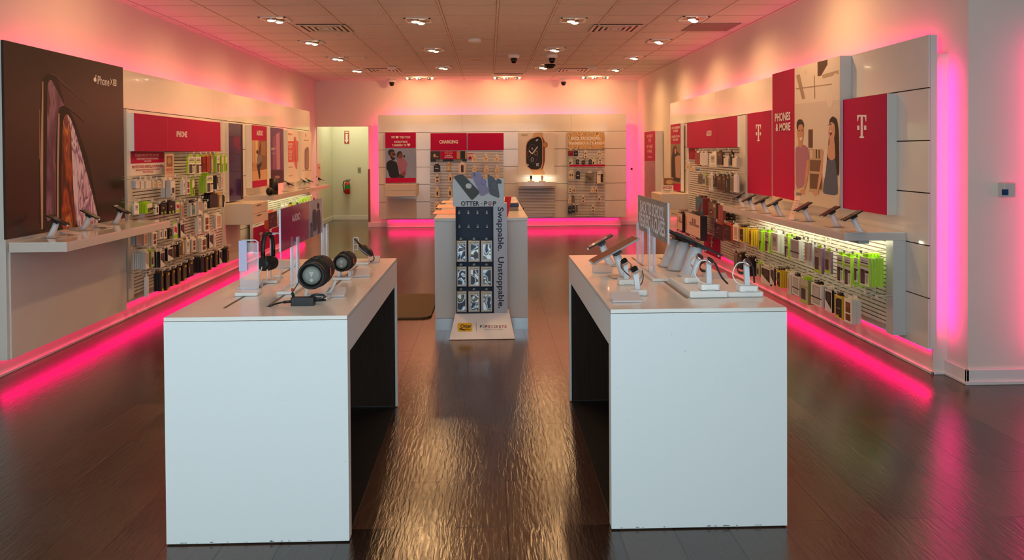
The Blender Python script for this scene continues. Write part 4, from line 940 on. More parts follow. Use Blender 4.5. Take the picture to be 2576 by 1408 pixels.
b.tube([(c1.x - R1 * 1.2, c1.y - .02, TZ + .045), (c1.x - R1 * 1.1, c1.y - .025, TZ + .028)], .0065, BLACK, 8)
b.tube([(c1.x - R1 * 1.2, c1.y - .015, TZ + .062), (c1.x - R1 * 1.2, c1.y - .02, TZ + .050)], .0055, mat((190, 60, 40), .5), 8); b.build('plug_cable', t)
b = MB(); lp = []
for k in range(40):
    a = k * .62; lp.append((pa.x + .055 + .030 * math.cos(a) + .004 * math.sin(k * 2.1), pa.y + .030 + .018 * math.sin(a), TZ + .018 + .014 * math.sin(a * .5 + .6) + .0006 * k * .4))
b.tube(smooth([(pa.x + .048, pa.y, TZ + .014)] + lp, 2), .0020, BLACK, 6); b.build('coiled_cable', t)

# acrylic sign holders on the tables
def signholder(label, X, px_near, ytn, ybn, px_far, posts, basepx, art, texts, m):
    """panel in the plane x = X"""
    A = onX(px_near, ytn, X); B = onX(px_near, ybn, X); Cc = onX(px_far, ytn, X)
    y0, y1 = sorted((A.y, Cc.y)); z0, z1 = B.z, A.z
    t = thing('sign_holder', label, 'sign holder', (X, (y0 + y1) / 2, TZ + .001))
    ly0, ly1 = basepx
    MB().rbox(X - .042, X + .042, ly0, ly1, TZ + .0015, TZ + .014, WHT, .006).build('base', t)
    for py in posts:
        b = MB()
        for dx in (-.014, .014): b.box(X + dx - .0035, X + dx + .0035, py - .02, py + .02, TZ + .014, z0 + .04, ACRE)
        b.box(X - .0175, X + .0175, py - .018, py - .015, TZ + .014, z0 + .02, ACR)
        b.build('clear_post', t)
    s = -1 if X > 0 else 1
    b = MB(); b.box(X - .003, X + .003, y0, y1, z0, z1, m)
    for e in (y0 - .003, y1): b.box(X - .004, X + .004, e, e + .003, z0, z1, ACRE)
    lay = 0
    for mm, pts in art:
        lay += 1; nn = X + s * (.003 + .0002 * lay); q = [onX(p[0], p[1], X) for p in pts]
        b.poly([(nn, min(max(v.y, y0), y1), min(max(v.z, z0), z1)) for v in q], mm)
    for txt, (x0, ya, x1, yb), mm in texts:
        lay += 1; nn = X + s * (.003 + .0002 * lay)
        a = onX(x0, (ya + yb) / 2, X); c = onX(x1, (ya + yb) / 2, X); zt = onX((x0 + x1) / 2, ya, X).z; zb = onX((x0 + x1) / 2, yb, X).z
        b.text(txt, (nn, a.y, zb), (0, c.y - a.y, 0), (0, 0, zt - zb), mm, .03)
    b.build('sign_panel', t)
    return t
XS1 = T(726, 736).x + .0
GS = mat((150, 148, 160), .2)
nearY = onX(704, 560, XS1).y; print('left sign', XS1, nearY, onX(809, 500, XS1).y)
signholder('clear acrylic sign holder with the red audio sign, left table', XS1, 704, 526, 634, 809,
    (T(726, 730).y + .06, T(780, 672).y), (T(726, 741).y, T(775, 668).y + .05),
    [(GS, quad(775, 500, 612, 809, 487, 598)), (C(200, 160, 140), ell(788, 520, 2.6, 6)), (C(70, 60, 84), [(785, 528), (793, 526), (797, 560), (794, 580), (787, 582), (784, 550)]), (C(60, 40, 44), ell(799, 518, 3, 8)), (C(90, 60, 70), [(795, 530), (803, 526), (806, 560), (804, 590), (798, 588)]), (C(60, 50, 50), ell(782, 566, 2.6, 6)), (C(110, 90, 90), [(779, 574), (785, 572), (786, 604), (780, 606)])],
    [('AUDIO', (732, 537, 753, 555), mat((236, 205, 215), .5))], mat((190, 10, 76), .12, alpha=.86))
XS2 = T(1655, 702).x
print('right sign', XS2, onX(1681, 560, XS2).y, onX(1606, 560, XS2).y, T(1655, 702), T(1636, 684))
signholder('clear acrylic back to school sign holder on the right table', XS2, 1681, 511, 613, 1606,
    (T(1652, 690).y, T(1627, 668).y), (T(1660, 708).y, T(1632, 682).y + .10), [],
    [('BACK TO SCHOOL', (1612, 512, 1672, 544), mat((225, 228, 232), .4)), ('REGRESO A CLASES', (1610, 545, 1674, 582), mat((225, 228, 232), .4))],
    swirl('grey_books_print', [(150, 144, 132), (90, 80, 70), (170, 164, 150), (120, 112, 100), (185, 180, 168), (80, 74, 66)], 9.0, 9))

# ================================================================ phones on stands
def mk(o, t):
    o.parent = t; return o
def phone_proto(pw, pl, scr, body=BLACK, plate_on=True, h=.105, big=False):
    """local frame: the phone's lower edge faces -x; the stand leans towards -x"""
    t = bpy.data.objects.new('display_phone', None); COL.objects.link(t)
    b = MB(); w = .024 if not big else .045; n = 10; secs = [(0.030, 0, 1.35), (.022, .012, 1.15), (.0, h * .5, 1.0), (-.022, h, .95)]
    vs = []; fs = []
    for x, z, s in secs:
        for k in range(16):
            a = 2 * PI * k / 16; vs.append((x + (.036 if big else .022) * s * math.cos(a), w * s * math.sin(a), z + .0015))
    for i in range(3):
        for k in range(16): fs.append((i * 16 + k, i * 16 + (k + 1) % 16, (i + 1) * 16 + (k + 1) % 16, (i + 1) * 16 + k))
    fs.append(tuple(48 + k for k in range(16))); fs.append(tuple(range(15, -1, -1)))
    b.add(vs, fs, mat((228, 226, 228), .3), True); mk(b.build('stand', None, origin=(0, 0, 0)), t)
    ang = math.radians(28); c = Vector((-.03, 0, h + .012)); ex = Vector((-math.cos(ang), 0, -math.sin(ang))); nz = Vector((-math.sin(ang), 0, math.cos(ang)))
    def slab(b, a0, a1, w0, w1, z0, z1, m):
        P = [c + ex * a + Vector((0, q, 0)) + nz * z for z in (z0, z1) for q in (w0, w1) for a in (a0, a1)]
        b.add(P, [(0, 2, 3, 1), (4, 5, 7, 6), (0, 1, 5, 4), (2, 6, 7, 3), (0, 4, 6, 2), (1, 3, 7, 5)], m)
    b = MB(); slab(b, -.022, .022, -pw * .56, pw * .56, -.012, -.002, BLACK); slab(b, -.012, .012, -pw * .3, pw * .3, -.022, -.012, BLACK); mk(b.build('mount', None, origin=(0, 0, 0)), t)
    b = MB(); slab(b, -pl / 2, pl / 2, -pw / 2, pw / 2, 0, .008, body); ph = mk(b.build('handset', None, origin=(0, 0, 0)), t)
    b = MB(); slab(b, -pl / 2 + .006, pl / 2 - .006, -pw / 2 + .004, pw / 2 - .004, .0081, .0088, scr); q = b.build('screen', None, origin=(0, 0, 0)); q.parent = ph
    b = MB(); e = c + ex * (pl / 2 - .004) ; b.ball(e + nz * -.001 + ex * .006, .007, .007, .007, WHT, 10, 6); mk(b.build('cable_plug', None, origin=(0, 0, 0)), t)
    if plate_on:
        b = MB(); b.box(-.05, .06, -.045, .075, .0005, .004, mat((214, 190, 176), .3)); mk(b.build('base_plate', None, origin=(0, 0, 0)), t)
    return t
SCR = mat((40, 24, 22), .08); SCRB = mat((150, 96, 78), .06); SCRC = mat((92, 50, 44), .08)
pr = phone_proto(.072, .150, SCR)
used = [False]
def place_phone(px, z, rz, label, grp, proto=None, scale=1):
    p = px if isinstance(px, Vector) else onZ(px[0], px[1], z)
    if p.x < -3 and z < .98: p.x += .05
    src = proto or pr
    if src.get('category') is None: o = src
    else: o = dup(src)
    o.location = (p.x, p.y, z + .001); o.rotation_euler = (0, 0, rz); o.scale = (scale,) * 3
    tag(o, label, 'phone display', grp); return o
names = ['first', 'second', 'third', 'fourth', 'fifth', 'sixth', 'seventh']
rpx = [(2154, 584), (2098, 570), (2029, 556), (1957, 543), (1924, 536), (1891, 529), (1864, 522)]
for i, q in enumerate(rpx):
    place_phone(q, .966, random.uniform(-.12, .12), 'black phone tilted on white stand, %s from the near end of the right shelf' % names[i], 'phones on the right wall shelf')
lpx = [(118, 596), (202, 578), (283, 563), (347, 549)]
for i, q in enumerate(lpx):
    place_phone(q, .969, PI + random.uniform(-.1, .1), 'dark phone tilted on white stand, %s from the near end of the left shelf' % names[i], 'phones on the left wall shelf')
for i, q in enumerate([(722, 487), (762, 479), (774, 473), (801, 466)]):
    place_phone(onX(*q, -3.05), .989, PI, 'thin black phone on pale stand, %s from the near end of the far left shelf' % names[i], 'phones on the far left shelf')
for i, (q, w) in enumerate((((176, 590), 'second'), ((258, 572), 'third'))):
    p = onZ(q[0], q[1], .969)
    price_card('clear price card before the %s phone on the left shelf' % w, p, .10, .12, 1.57, .969)
sc1 = onZ(1995, 553, .966)
t = thing('counter_card', 'tall pale information card standing in the right shelf phone row', 'sign', (sc1.x, sc1.y, .967))
b = MB(); b.prism([(sc1.x - .02, sc1.y - .055, .968), (sc1.x - .02, sc1.y + .055, .968), (sc1.x + .055, sc1.y + .055, 1.20), (sc1.x + .055, sc1.y - .055, 1.20)], (.004, 0, 0), mat((236, 200, 182), .4)); cd = b.build('card', t)
b = MB(); b.prism([(sc1.x + .0465, sc1.y - .054, 1.175), (sc1.x + .0465, sc1.y + .054, 1.175), (sc1.x + .0545, sc1.y + .054, 1.199), (sc1.x + .0545, sc1.y - .054, 1.199)], (-.002, 0, 0), mat((120, 100, 96), .4))
for k in range(6):
    z = 1.13 - .022 * k; x = sc1.x - .0215 + (z - .968) * .3233
    b.prism([(x, sc1.y - .04, z), (x, sc1.y + .035 - .01 * (k % 3), z), (x + .002, sc1.y + .035 - .01 * (k % 3), z + .005), (x + .002, sc1.y - .04, z + .005)], (-.001, 0, 0), mat((200, 140, 130), .4))
b.build('printing', cd)
MB().box(sc1.x - .04, sc1.x + .05, sc1.y - .05, sc1.y + .05, .967, .975, ACRE).build('holder', t)
# right table phones and tablets
pt1 = phone_proto(.075, .155, SCRC, h=.12)
place_phone((1524, 667), TZ, .0, 'small phone on white stand at the rear left of the right table', None, pt1)
tab = phone_proto(.13, .27, SCRB, body=mat((150, 140, 138), .3), h=.125)
place_phone((1560, 697), TZ, .05, 'large copper screened tablet on white stand, left side of right table', None, tab)
bt = phone_proto(.12, .24, SCR, h=.15, big=True, plate_on=False)
for i, q in enumerate(((1689, 669), (1712, 678), (1742, 694))):
    place_phone(q, TZ, PI, 'black tablet on wide white tapering stand, %s from the back of the right table' % names[i], 'tablets on the right table', bt)

# watches
def watch_stand(label, base, head, strap, bs=.085, zb=TZ, side=1):
    p = onZ(base[0], base[1], zb); hd = onY(head[0], head[1], p.y + .01)
    t = thing('watch_display', label, 'watch display', (p.x, p.y, zb + .001))
    b = MB(); b.rbox(p.x - bs / 2, p.x + bs / 2, p.y - .035, p.y + .035, zb + .0015, zb + .026, WHT, .012, 4); bo = b.build('base', t)
    b = MB(); b.box(p.x - .02, p.x + .02, p.y - .0365, p.y - .035, zb + .0, zb + .006, GREYP); b.build('release_tab', bo)
    top = Vector((hd.x, p.y + .01, hd.z)); a = Vector((p.x + (-.01 if side < 0 else -.02), p.y, zb + .024))
    a = Vector((p.x + .2 * (top.x - p.x), p.y, zb + .024))
    b = MB(); d = (top - a).normalized(); w = Vector((0, 1, 0)); s = d.cross(w)
    P = [a + w * (.008 * i) + s * (.011 * j) + d * L for L in (0, (top - a).length) for i, j in ((-1, -1), (1, -1), (1, 1), (-1, 1))]
    b.add(P, [(0, 1, 2, 3), (7, 6, 5, 4), (0, 4, 5, 1), (1, 5, 6, 2), (2, 6, 7, 3), (3, 7, 4, 0)], mat((206, 206, 208), .3)); b.build('arm', t)
    fx = -1 if side < 0 else 1
    nrm = Vector((fx * .45, -.45, .75)).normalized(); u = Vector((0, 1, 0)); u = (u - nrm * u.dot(nrm)).normalized(); v = nrm.cross(u)
    c = top + nrm * .004
    b = MB(); pts = []
    for k in range(20):
        an = 2 * PI * k / 20; q = 3.2; x = abs(math.cos(an)) ** (2 / q) * math.copysign(1, math.cos(an)) * .021; y = abs(math.sin(an)) ** (2 / q) * math.copysign(1, math.sin(an)) * .018
        pts.append(c + u * x + v * y)
    b.prism(pts, nrm * .013, CHROME); cs = b.build('case', t, bevel=.002)
    b = MB(); b.prism([p_ + nrm * .0131 for p_ in [c + (q_ - c) * .86 for q_ in pts]], nrm * .0012, BLACKG); b.build('glass', cs)
    b = MB(); b.lathe([(0, .004), (.005, .004)], c + v * .018 + nrm * .007, v, CHROME, 10); b.build('crown', cs)
    b = MB(); R = .030; cc = c - nrm * .026
    loop = [cc + nrm * (R * math.cos(an)) + v * (R * .80 * math.sin(an)) for an in [math.radians(38 + k * 284 / 22) for k in range(23)]]
    vs = []; fs = []
    for q in loop: vs += [q - u * .010, q + u * .010]
    for q in loop: vs += [q - u * .010 + (cc - q).normalized() * .0025, q + u * .010 + (cc - q).normalized() * .0025]
    n = len(loop)
    for k in range(n - 1):
        fs.append((2 * k, 2 * k + 1, 2 * k + 3, 2 * k + 2)); o_ = 2 * n; fs.append((o_ + 2 * k, o_ + 2 * k + 2, o_ + 2 * k + 3, o_ + 2 * k + 1))
        fs.append((2 * k, 2 * k + 2, o_ + 2 * k + 2, o_ + 2 * k)); fs.append((2 * k + 1, o_ + 2 * k + 1, o_ + 2 * k + 3, 2 * k + 3))
    b.add(vs, fs, strap, True); b.build('strap', t)
    return t, c, p
WS = mat((190, 160, 140), .3, metal=.6); SB = mat((26, 18, 18), .5)
w1 = watch_stand('silver watch with metal band on white block, rear left pair of right table', (1576, 714), (1573, 662), WS, .082, TZ, -1)
w2 = watch_stand('silver watch with pale strap on white block, front left of right table', (1604, 741), (1599, 683), mat((214, 206, 196), .4), .082, TZ, -1)
tr = thing('riser_tray', 'low white stepped tray under the watches on the right table', 'tray', (1.0, 3.45, TZ + .001))
ta, tb2, tc_, td = T(1736, 750), T(1834, 750), T(1694, 712), T(1929, 749)
MB().rbox(ta.x, tb2.x, ta.y, tc_.y, TZ + .0015, TZ + .030, WHT, .008).build('tray_step', tr, bevel=.002)
MB().rbox(tb2.x + .001, td.x - .005, ta.y + .01, tc_.y - .02, TZ + .0015, TZ + .022, WHT, .008).build('tray_step', tr, bevel=.002)
zt = TZ + .031
def cable(name, label, pts, r=.0025, m=WHT):
    return tag(MB().tube(smooth(pts), r, m, 6).build(name), label, 'cable')
w3 = watch_stand('chrome watch with black strap standing in the middle of the white tray', (1783, 727), (1782, 660), SB, .085, zt, 1)
w4 = watch_stand('chrome watch with black strap, rightmost on the white tray', (1879, 731), (1877, 665), SB, .085, TZ + .023, 1)
w5 = watch_stand('chrome watch at the back of the white tray behind its twin', (1738, 709), (1757, 651), mat((214, 206, 196), .4), .075, zt, 1)
for w, nm, lab in ((w3, 'mid', 'middle'), (w4, 'right', 'rightmost')):
    c, p = w[1], w[2]
    cable('security_cable', 'white security cable looping down from the %s watch on the tray' % lab, [c + Vector((-.005, -.01, .008)), c + Vector((-.045, -.012, .004)), c + Vector((-.068, -.015, -.04)), c + Vector((-.055, -.02, -.075)), Vector((p.x - .03, p.y - .01, p.z + .030)), Vector((p.x - .012, p.y - .008, p.z + .027))], .0028)
c, p = w3[1], w3[2]
cable('watch_strap', 'long black strap hanging from the middle watch over the tray', [c + Vector((.01, 0, .008)), c + Vector((.03, 0, -.01)), c + Vector((.045, 0, -.045)), c + Vector((.062, 0, -.075)), c + Vector((.085, 0, -.099))], .0042, SB)
c = w4[1]
cable('watch_strap', 'black strap hanging behind the rightmost watch on the tray', [c + Vector((.01, 0, .008)), c + Vector((.026, 0, -.012)), c + Vector((.032, 0, -.05)), c + Vector((.034, 0, -.085))], .0042, SB)
for w, lab in ((w1, 'rear'), (w2, 'front')):
    c, p = w[1], w[2]
    cable('security_cable', 'short black security cable below the %s left watch' % lab, [c + Vector((-.02 if lab == 'rear' else .028, -.015, .005)), c + Vector((-.022 if lab == 'rear' else .032, -.02, -.02)), c + Vector((.0 if lab == 'rear' else .028, -.02, -.045)), c + Vector((.018 if lab == 'rear' else .022, -.01, -.062))], .0022, BLACK)
# back wall shelf watches
for q, lab, m in (((1336, 455), 'black watch on a small white block on the lit back shelf', BLACK), ((1364, 455), 'pale watch on a small white block on the lit back shelf', mat((224, 190, 160), .4))):
    p = onY(q[0], q[1], 15.86); zb = ws1.z
    t = thing('watch_display', lab, 'watch display', (p.x, 15.88, zb + .001))
    MB().box(p.x - .07, p.x + .07, 15.83, 15.93, zb + .001, zb + .02, WHT).build('base', t)
    MB().box(p.x - .02, p.x + .02, 15.87, 15.89, zb + .02, zb + .11, WHT).build('arm', t)
    MB().box(p.x - .022, p.x + .022, 15.85, 15.87, zb + .06, zb + .13, m).build('case', t, bevel=.006)
# speakers on the far left shelf
sp0 = onX(689, 492, -3.02)
tag(MB().lathe([(0, .06), (.22, .06)], (-3.02, sp0.y, .989), (0, 0, 1), BLACK, 24).build('cylinder_speaker'), 'tall black cylinder speaker on the far left shelf', 'speaker')
sp1 = onX(672, 492, -3.0)
b = MB(); b.ball((-2.98, sp1.y + .05, 1.045), .05, .05, .055, BLACK, 20, 12); tag(b.build('round_speaker'), 'small rounded black speaker before the tall cylinder, far left shelf', 'speaker')

# ================================================================ counter in the middle, floor display
kc = thing('service_counter', 'long white service counter behind the accessory display', 'counter', (-.07, 8.4, 0))
MB().box(-.48, .335, 6.80, 9.9, .105, .955, TBL).build('body', kc)
MB().box(-.485, .34, 6.795, 9.95, .957, .985, TOPM).build('counter_top', kc, bevel=.002)
MB().box(-.48, .335, 6.812, 9.9, .0, .10, STEEL).build('kick_plate', kc)
MB().box(.336, .375, 8.4, 9.8, .02, .95, DWOOD).build('side_panel', kc)
def K_(a, c, z=.986): return onZ(a, c, z)
for i, (q, w, d, lab, m) in enumerate((((1121, 534), .22, .45, 'pale sheet at the near left of the counter', mat((222, 130, 108), .4)), ((1124, 519), .2, .5, 'pale sheet farther back on the counter, left edge', mat((226, 160, 130), .4)), ((1129, 508), .16, .4, 'small pale leaflet beyond the other sheets on the counter', mat((230, 170, 140), .4)))):  # pale sheets given salmon tones, the pink light painted into them
    p = K_(*q); tag(MB().box(p.x - w / 2, p.x + w / 2, p.y - d / 2, p.y + d / 2, .986, .990, m).build('paper_sheet'), lab, 'paper')
p = K_(1272, 545)
t = MB(); t.prism([(p.x - .03, p.y, .987), (p.x + .02, p.y, .987), (p.x + .055, p.y + .05, 1.16), (p.x + .0, p.y + .05, 1.16)], (0, .08, 0), mat((196, 20, 40), .4)); tag(t.build('brochure_holder'), 'red brochure holder on the counter right of the display', 'holder')
p = K_(1288, 528)
t = thing('card_terminal', 'blue cased tablet and folder lying on the counter', 'tablet', (p.x, p.y, .987))
MB().box(p.x - .05, p.x + .06, p.y - .1, p.y + .12, .987, 1.02, mat((120, 110, 110), .4)).build('folder', t)
MB().box(p.x - .045, p.x + .065, p.y - .09, p.y + .13, 1.021, 1.055, mat((30, 44, 84), .4)).build('cover', t)
MB().box(p.x - .045, p.x + .05, p.y - .05, p.y + .20, 1.0565, 1.062, mat((220, 196, 180), .3)).build('tablet', t)
# floor display stand
fd = thing('floor_display', 'white and navy floor stand of phone cases before the counter', 'display stand', (-.07, 6.6, 0))
yf = 6.44; BWD = mat((238, 234, 232), .4)
a = onZ(1130, 857, 0); c = onZ(1295, 853, 0); d = onY(1146, 788, 6.58); e = onY(1281, 789, 6.58)
b = MB(); b.add([(a.x, yf, .004), (c.x, yf, .004), (e.x, 6.58, d.z), (d.x, 6.58, d.z), (a.x, 6.74, .004), (c.x, 6.74, .004), (e.x, 6.72, d.z), (d.x, 6.72, d.z)],
      [(0, 1, 2, 3), (5, 4, 7, 6), (4, 0, 3, 7), (1, 5, 6, 2), (3, 2, 6, 7), (4, 5, 1, 0)], BWD); base = b.build('base', fd)
b = MB(); b.box(a.x + .01, a.x + .05, yf + .002, 6.7, 0, .005, BLACK); b.box(a.x + .12, c.x - .12, yf + .002, 6.7, 0, .005, BLACK); b.box(c.x - .05, c.x - .01, yf + .002, 6.7, 0, .005, BLACK); b.build('feet', base)
O = Vector((a.x, yf, .004)); U = Vector((c.x - a.x, 0, 0)); V = Vector((0, .14, d.z - .004)); nn = U.cross(V).normalized()
def slope(px, py):          # photo pixel -> point on the sloping face
    r_ = Vector(ray(px, py)); o = Vector((0, 0, EYE)); s = (O - o).dot(nn) / r_.dot(nn); return o + r_ * s + (nn if nn.y < 0 else -nn) * 0
nf = nn if nn.y < 0 else -nn
def sl_rect(x0, y0, x1, y1, r=4):
    out = []
    for cx, cy, a0 in ((x1 - r, y0 + r, -90), (x1 - r, y1 - r, 0), (x0 + r, y1 - r, 90), (x0 + r, y0 + r, 180)):
        for k in range(4): an = math.radians(a0 + 30 * k); out.append(slope(cx + r * math.cos(an), cy + r * math.sin(an)) + nf * .001)
    return out
def sl_text(b, s, x0, y0, x1, y1, m, bold=.02, lift=.002):
    P = slope(x0, y1) + nf * lift; b.text(s, P, slope(x1, y1) - slope(x0, y1), slope(x0, y0) - slope(x0, y1), m, bold)
b = MB(); b.poly(sl_rect(1151, 812, 1188, 834), YEL); DKT = mat((40, 36, 50), .5)
sl_text(b, 'Otter', 1158.5, 815.5, 1186, 824.5, mat((70, 40, 20), .5), .03); sl_text(b, 'Box', 1172, 826, 1184, 830, mat((70, 40, 20), .5))
b.poly([slope(x, y) + nf * .002 for x, y in ((1155, 827), (1158, 824), (1162, 826), (1168, 828), (1172, 829), (1170, 831), (1160, 830))], mat((70, 40, 20), .5))
b.poly([slope(x, y) + nf * .001 for x, y in ((1197.4, 811), (1198.2, 811), (1198.6, 833), (1197.8, 833))], DKT)
cols = [(40, 40, 50), (70, 90, 100), (40, 40, 60), (170, 60, 60), (180, 130, 60), (90, 60, 110), (60, 110, 130), (200, 110, 60), (150, 60, 110), (190, 80, 60)]
x = 1207.5
for ch, cc in zip('POPSOCKETS', cols): sl_text(b, ch, x, 818, x + 5.0, 824.4, mat(cc, .5), .03); x += 6.85
sl_text(b, 'PopGrips and PopTops compatible', 1218, 827.6, 1264, 830, DKT, .0); b.build('base_print', base)
# tray
tl = onY(1141, 521, 6.60); br = onY(1240, 786, 6.58); rr = onY(1277, 786, 6.58)
x0, x1, x2 = -.285, .035, .150; zb = d.z; zt_ = onY(1141, 521, 6.58).z
MB().box(x0, x1, 6.66, 6.70, zb, zt_ + .05, NAVY).build('back_board', fd)
b = MB(); b.box(x0, x0 + .006, 6.575, 6.70, zb, zt_ + .02, mat((24, 30, 46), .5)); b.box(x1 - .006, x1, 6.575, 6.70, zb, zt_ + .02, mat((24, 30, 46), .5)); b.box(x0, x1, 6.575, 6.70, zb, zb + .008, mat((24, 26, 46), .5)); b.build('tray_frame', fd)
side = MB().box(x1, x2, 6.575, 6.70, zb, zt_ + .03, mat((196, 200, 212), .4)).build('side_panel', fd)
b = MB(); DN = mat((24, 26, 48), .5)
za, zb2 = onY(1256, 521, 6.575).z, onY(1256, 631, 6.575).z; zc_, zd_ = onY(1260, 646, 6.575).z, onY(1260, 775, 6.575).z
tx0, tx1 = x1 + .022, x2 - .028
b.text('Swappable.', (tx0, 6.5742, za), (0, 0, zb2 - za), (tx1 - tx0, 0, 0), DN, .02); b.text('Unstoppable.', (tx0, 6.5742, zc_), (0, 0, zd_ - zc_), (tx1 - tx0, 0, 0), DN, .02)
b.build('lettering', side)
# header card
hx0, hx1 = onY(1139, 500, 6.56).x, onY(1268, 500, 6.56).x; hz0, hz1 = onY(1140, 520, 6.56).z, onY(1140, 450, 6.56).z
HB = mat((206, 212, 214), .4)
b = MB(); r = .012; pts = []
for cx, cz, a0 in ((hx1 - r, hz1 - r, 0), (hx0 + r, hz1 - r, 90), (hx0 + r, hz0 + r, 180), (hx1 - r, hz0 + r, 270)):
    for k in range(4): an = math.radians(a0 + 30 * k); pts.append((cx + r * math.cos(an), 6.56, cz + r * math.sin(an)))
b.prism(pts, (0, .012, 0), HB); head = b.build('header_card', fd)
def hp(x, y, l=1): q = onY(x, y, 6.56); return (q.x, 6.56 - .0015 * l, q.z)
def hpc(l, P): return [hp(x, y, l) for x, y in chaikin(P)]
G1, G2, PU = mat((66, 68, 62), .5), mat((84, 86, 94), .45), mat((150, 138, 176), .45)
b = MB()
b.prism(hpc(3, ((1142, 447), (1145, 442), (1160, 438.5), (1166, 440), (1206, 481), (1207, 485), (1192, 500), (1188, 503), (1184, 501))), (0, .004, 0), G1)
b.prism(hpc(5, ((1185, 437), (1188, 433), (1201, 431), (1209, 434), (1214, 448), (1231, 480), (1230, 484), (1214, 493), (1208, 491), (1202, 474), (1192, 455))), (0, .004, 0), PU)
b.prism(hpc(3, ((1226, 441), (1228, 438.5), (1240, 445), (1251, 458), (1257, 495), (1254, 498), (1232, 489), (1228, 470))), (0, .004, 0), G2)
b.prism(hpc(5, ((1249, 451), (1254, 449), (1260, 453), (1262, 459), (1260, 462), (1249, 461))), (0, .003, 0), mat((60, 58, 66), .4))
b.poly([hp(x, y, 4) for x, y in ell(1179, 467.5, 8, 7)][::1], mat((196, 186, 180), .4)); b.poly([hp(x, y, 4.4) for x, y in ell(1178.5, 467, 6.4, 5.6)], mat((212, 204, 198), .3))
b.prism([hp(x, y, 9) for x, y in ell(1216, 457.5, 7, 7.5)], (0, .008, 0), mat((120, 98, 156), .4)); b.poly([hp(x, y, 9.5) for x, y in ell(1216, 457.5, 5, 5.4)], mat((132, 110, 168), .3))
b.poly([hp(x, y, 6) for x, y in ((1190, 434), (1193, 433.5), (1197, 441), (1196, 445), (1193, 444))], mat((40, 36, 48), .3))
for k, (rx, ry) in enumerate(((8, 11), (6.4, 9), (4.2, 6.2), (2.8, 4.2), (1.4, 2))): b.poly([hp(x, y, 4 + .3 * k) for x, y in ell(1242, 467, rx, ry)], (mat((60, 62, 70), .4), mat((90, 92, 100), .4))[k % 2])
b.build('printed_cases', head)
b = MB(); q = lambda x0, y0, x1, y1, s, m, bo=.03: b.text(s, hp(x0, y1, .5), Vector(hp(x1, y1, .5)) - Vector(hp(x0, y1, .5)), Vector(hp(x0, y0, .5)) - Vector(hp(x0, y1, .5)), m, bo)
q(1159.5, 506, 1206, 517.5, 'OTTER', DKT); q(1209.5, 509.5, 1214, 514.5, '+', DKT, .0); q(1217.5, 506, 1226, 517.5, 'P', DKT); q(1240, 506, 1248.5, 517.5, 'P', DKT)
for k, (rr_, m) in enumerate(((5.8, mat((190, 90, 100), .5)), (4.6, HB), (3.8, mat((170, 60, 90), .5)), (2.6, HB), (1.6, mat((180, 80, 90), .5)))): b.poly([hp(x, y, .5 + .25 * k) for x, y in ell(1232.8 - .4 * k, 511.8 + .5 * k, rr_, rr_)], m)
b.build('header_print', head)
# empty hook tabs on the navy board
for r_, yy in ((0, 533), (1, 568)):
    for k, xx in enumerate((1155, 1178, 1201, 1224.5)):
        q_ = onY(xx + r_ * .8, yy, 6.655)
        b = MB(); b.box(q_.x - .0075, q_.x + .0075, 6.645, 6.66, q_.z - .016, q_.z + .004, mat((176, 176, 176), .4)); b.lathe([(0, .0075), (.015, .0075)], (q_.x, 6.645, q_.z + .004), (0, 1, 0), mat((176, 176, 176), .4), 12)
        b.box(q_.x - .006, q_.x + .006, 6.643, 6.645, q_.z - .015, q_.z - .007, WHT); b.build('hook_tab', fd)
# nine cases
n9 = 0
for r_, yy0, yy1 in ((0, 606, 658), (1, 671, 720), (2, 733, 784)):
    for k, xx in enumerate((1159.5, 1192.5, 1224)):
        A = onY(xx - 14.2, yy0, 6.60); B = onY(xx + 14.2, yy1, 6.60)
        rn = ('top', 'middle', 'bottom')[r_]; cn = ('left', 'centre', 'right')[k]
        t = thing('phone_case_pack', 'foil lit white phone case pack, %s row %s on the navy floor stand' % (rn, cn), 'phone case pack', ((A.x + B.x) / 2, 6.62, B.z), 'case packs on the floor stand')
        MB().box(A.x, B.x, 6.60, 6.64, B.z, A.z, mat((222, 218, 208), .3)).build('carton', t)
        w = B.x - A.x; h = A.z - B.z
        MB().box(A.x + w * .22, B.x - w * .12, 6.597, 6.60, B.z + h * .06, A.z - h * .16, FOIL).build('foil_window', t)
        b = MB(); b.box(A.x + w * .12, A.x + w * .34, 6.5985, 6.60, A.z - h * .11, A.z - h * .05, YEL); b.box(A.x + w * .42, B.x - w * .12, 6.5985, 6.60, A.z - h * .095, A.z - h * .07, mat((120, 120, 124), .5)); b.box(A.x + w * .22, B.x - w * .25, 6.5955, 6.597, B.z + h * .04, B.z + h * .10, WHT); b.box(A.x + w * .04, A.x + w * .2, 6.5975, 6.60, B.z + h * .12, B.z + h * .32, mat((200, 206, 214), .4)); b.build('label_print', t)
        b = MB(); b.box(A.x + w * .3, B.x - w * .3, 6.615, 6.62, A.z, A.z + .022, BLACK); b.lathe([(0, .010), (.012, .010)], ((A.x + B.x) / 2, 6.606, A.z + .018), (0, 1, 0), mat((150, 150, 150), .4), 12); b.build('hang_tab', t)
        n9 += 1
# floor mat
m0 = onZ(1083, 803, 0); m1 = onZ(1083, 742, 0)
b = MB(); b.rbox(-1.35, m0.x, m0.y + .02, m1.y, .001, .018, MATR, .10, 5); tag(b.build('floor_mat', bevel=.004), 'brown ribbed rubber mat on the floor left of the counter', 'mat')
# ================================================================ hanging packs
def cc(*c): return mat(c, .42)
CREAM, GREY, DARK, TAN = cc(250, 245, 234), cc(150, 148, 146), cc(40, 34, 34), cc(190, 160, 126)
PH = mat((96, 78, 84), .25); PHB = mat((70, 60, 70), .25)
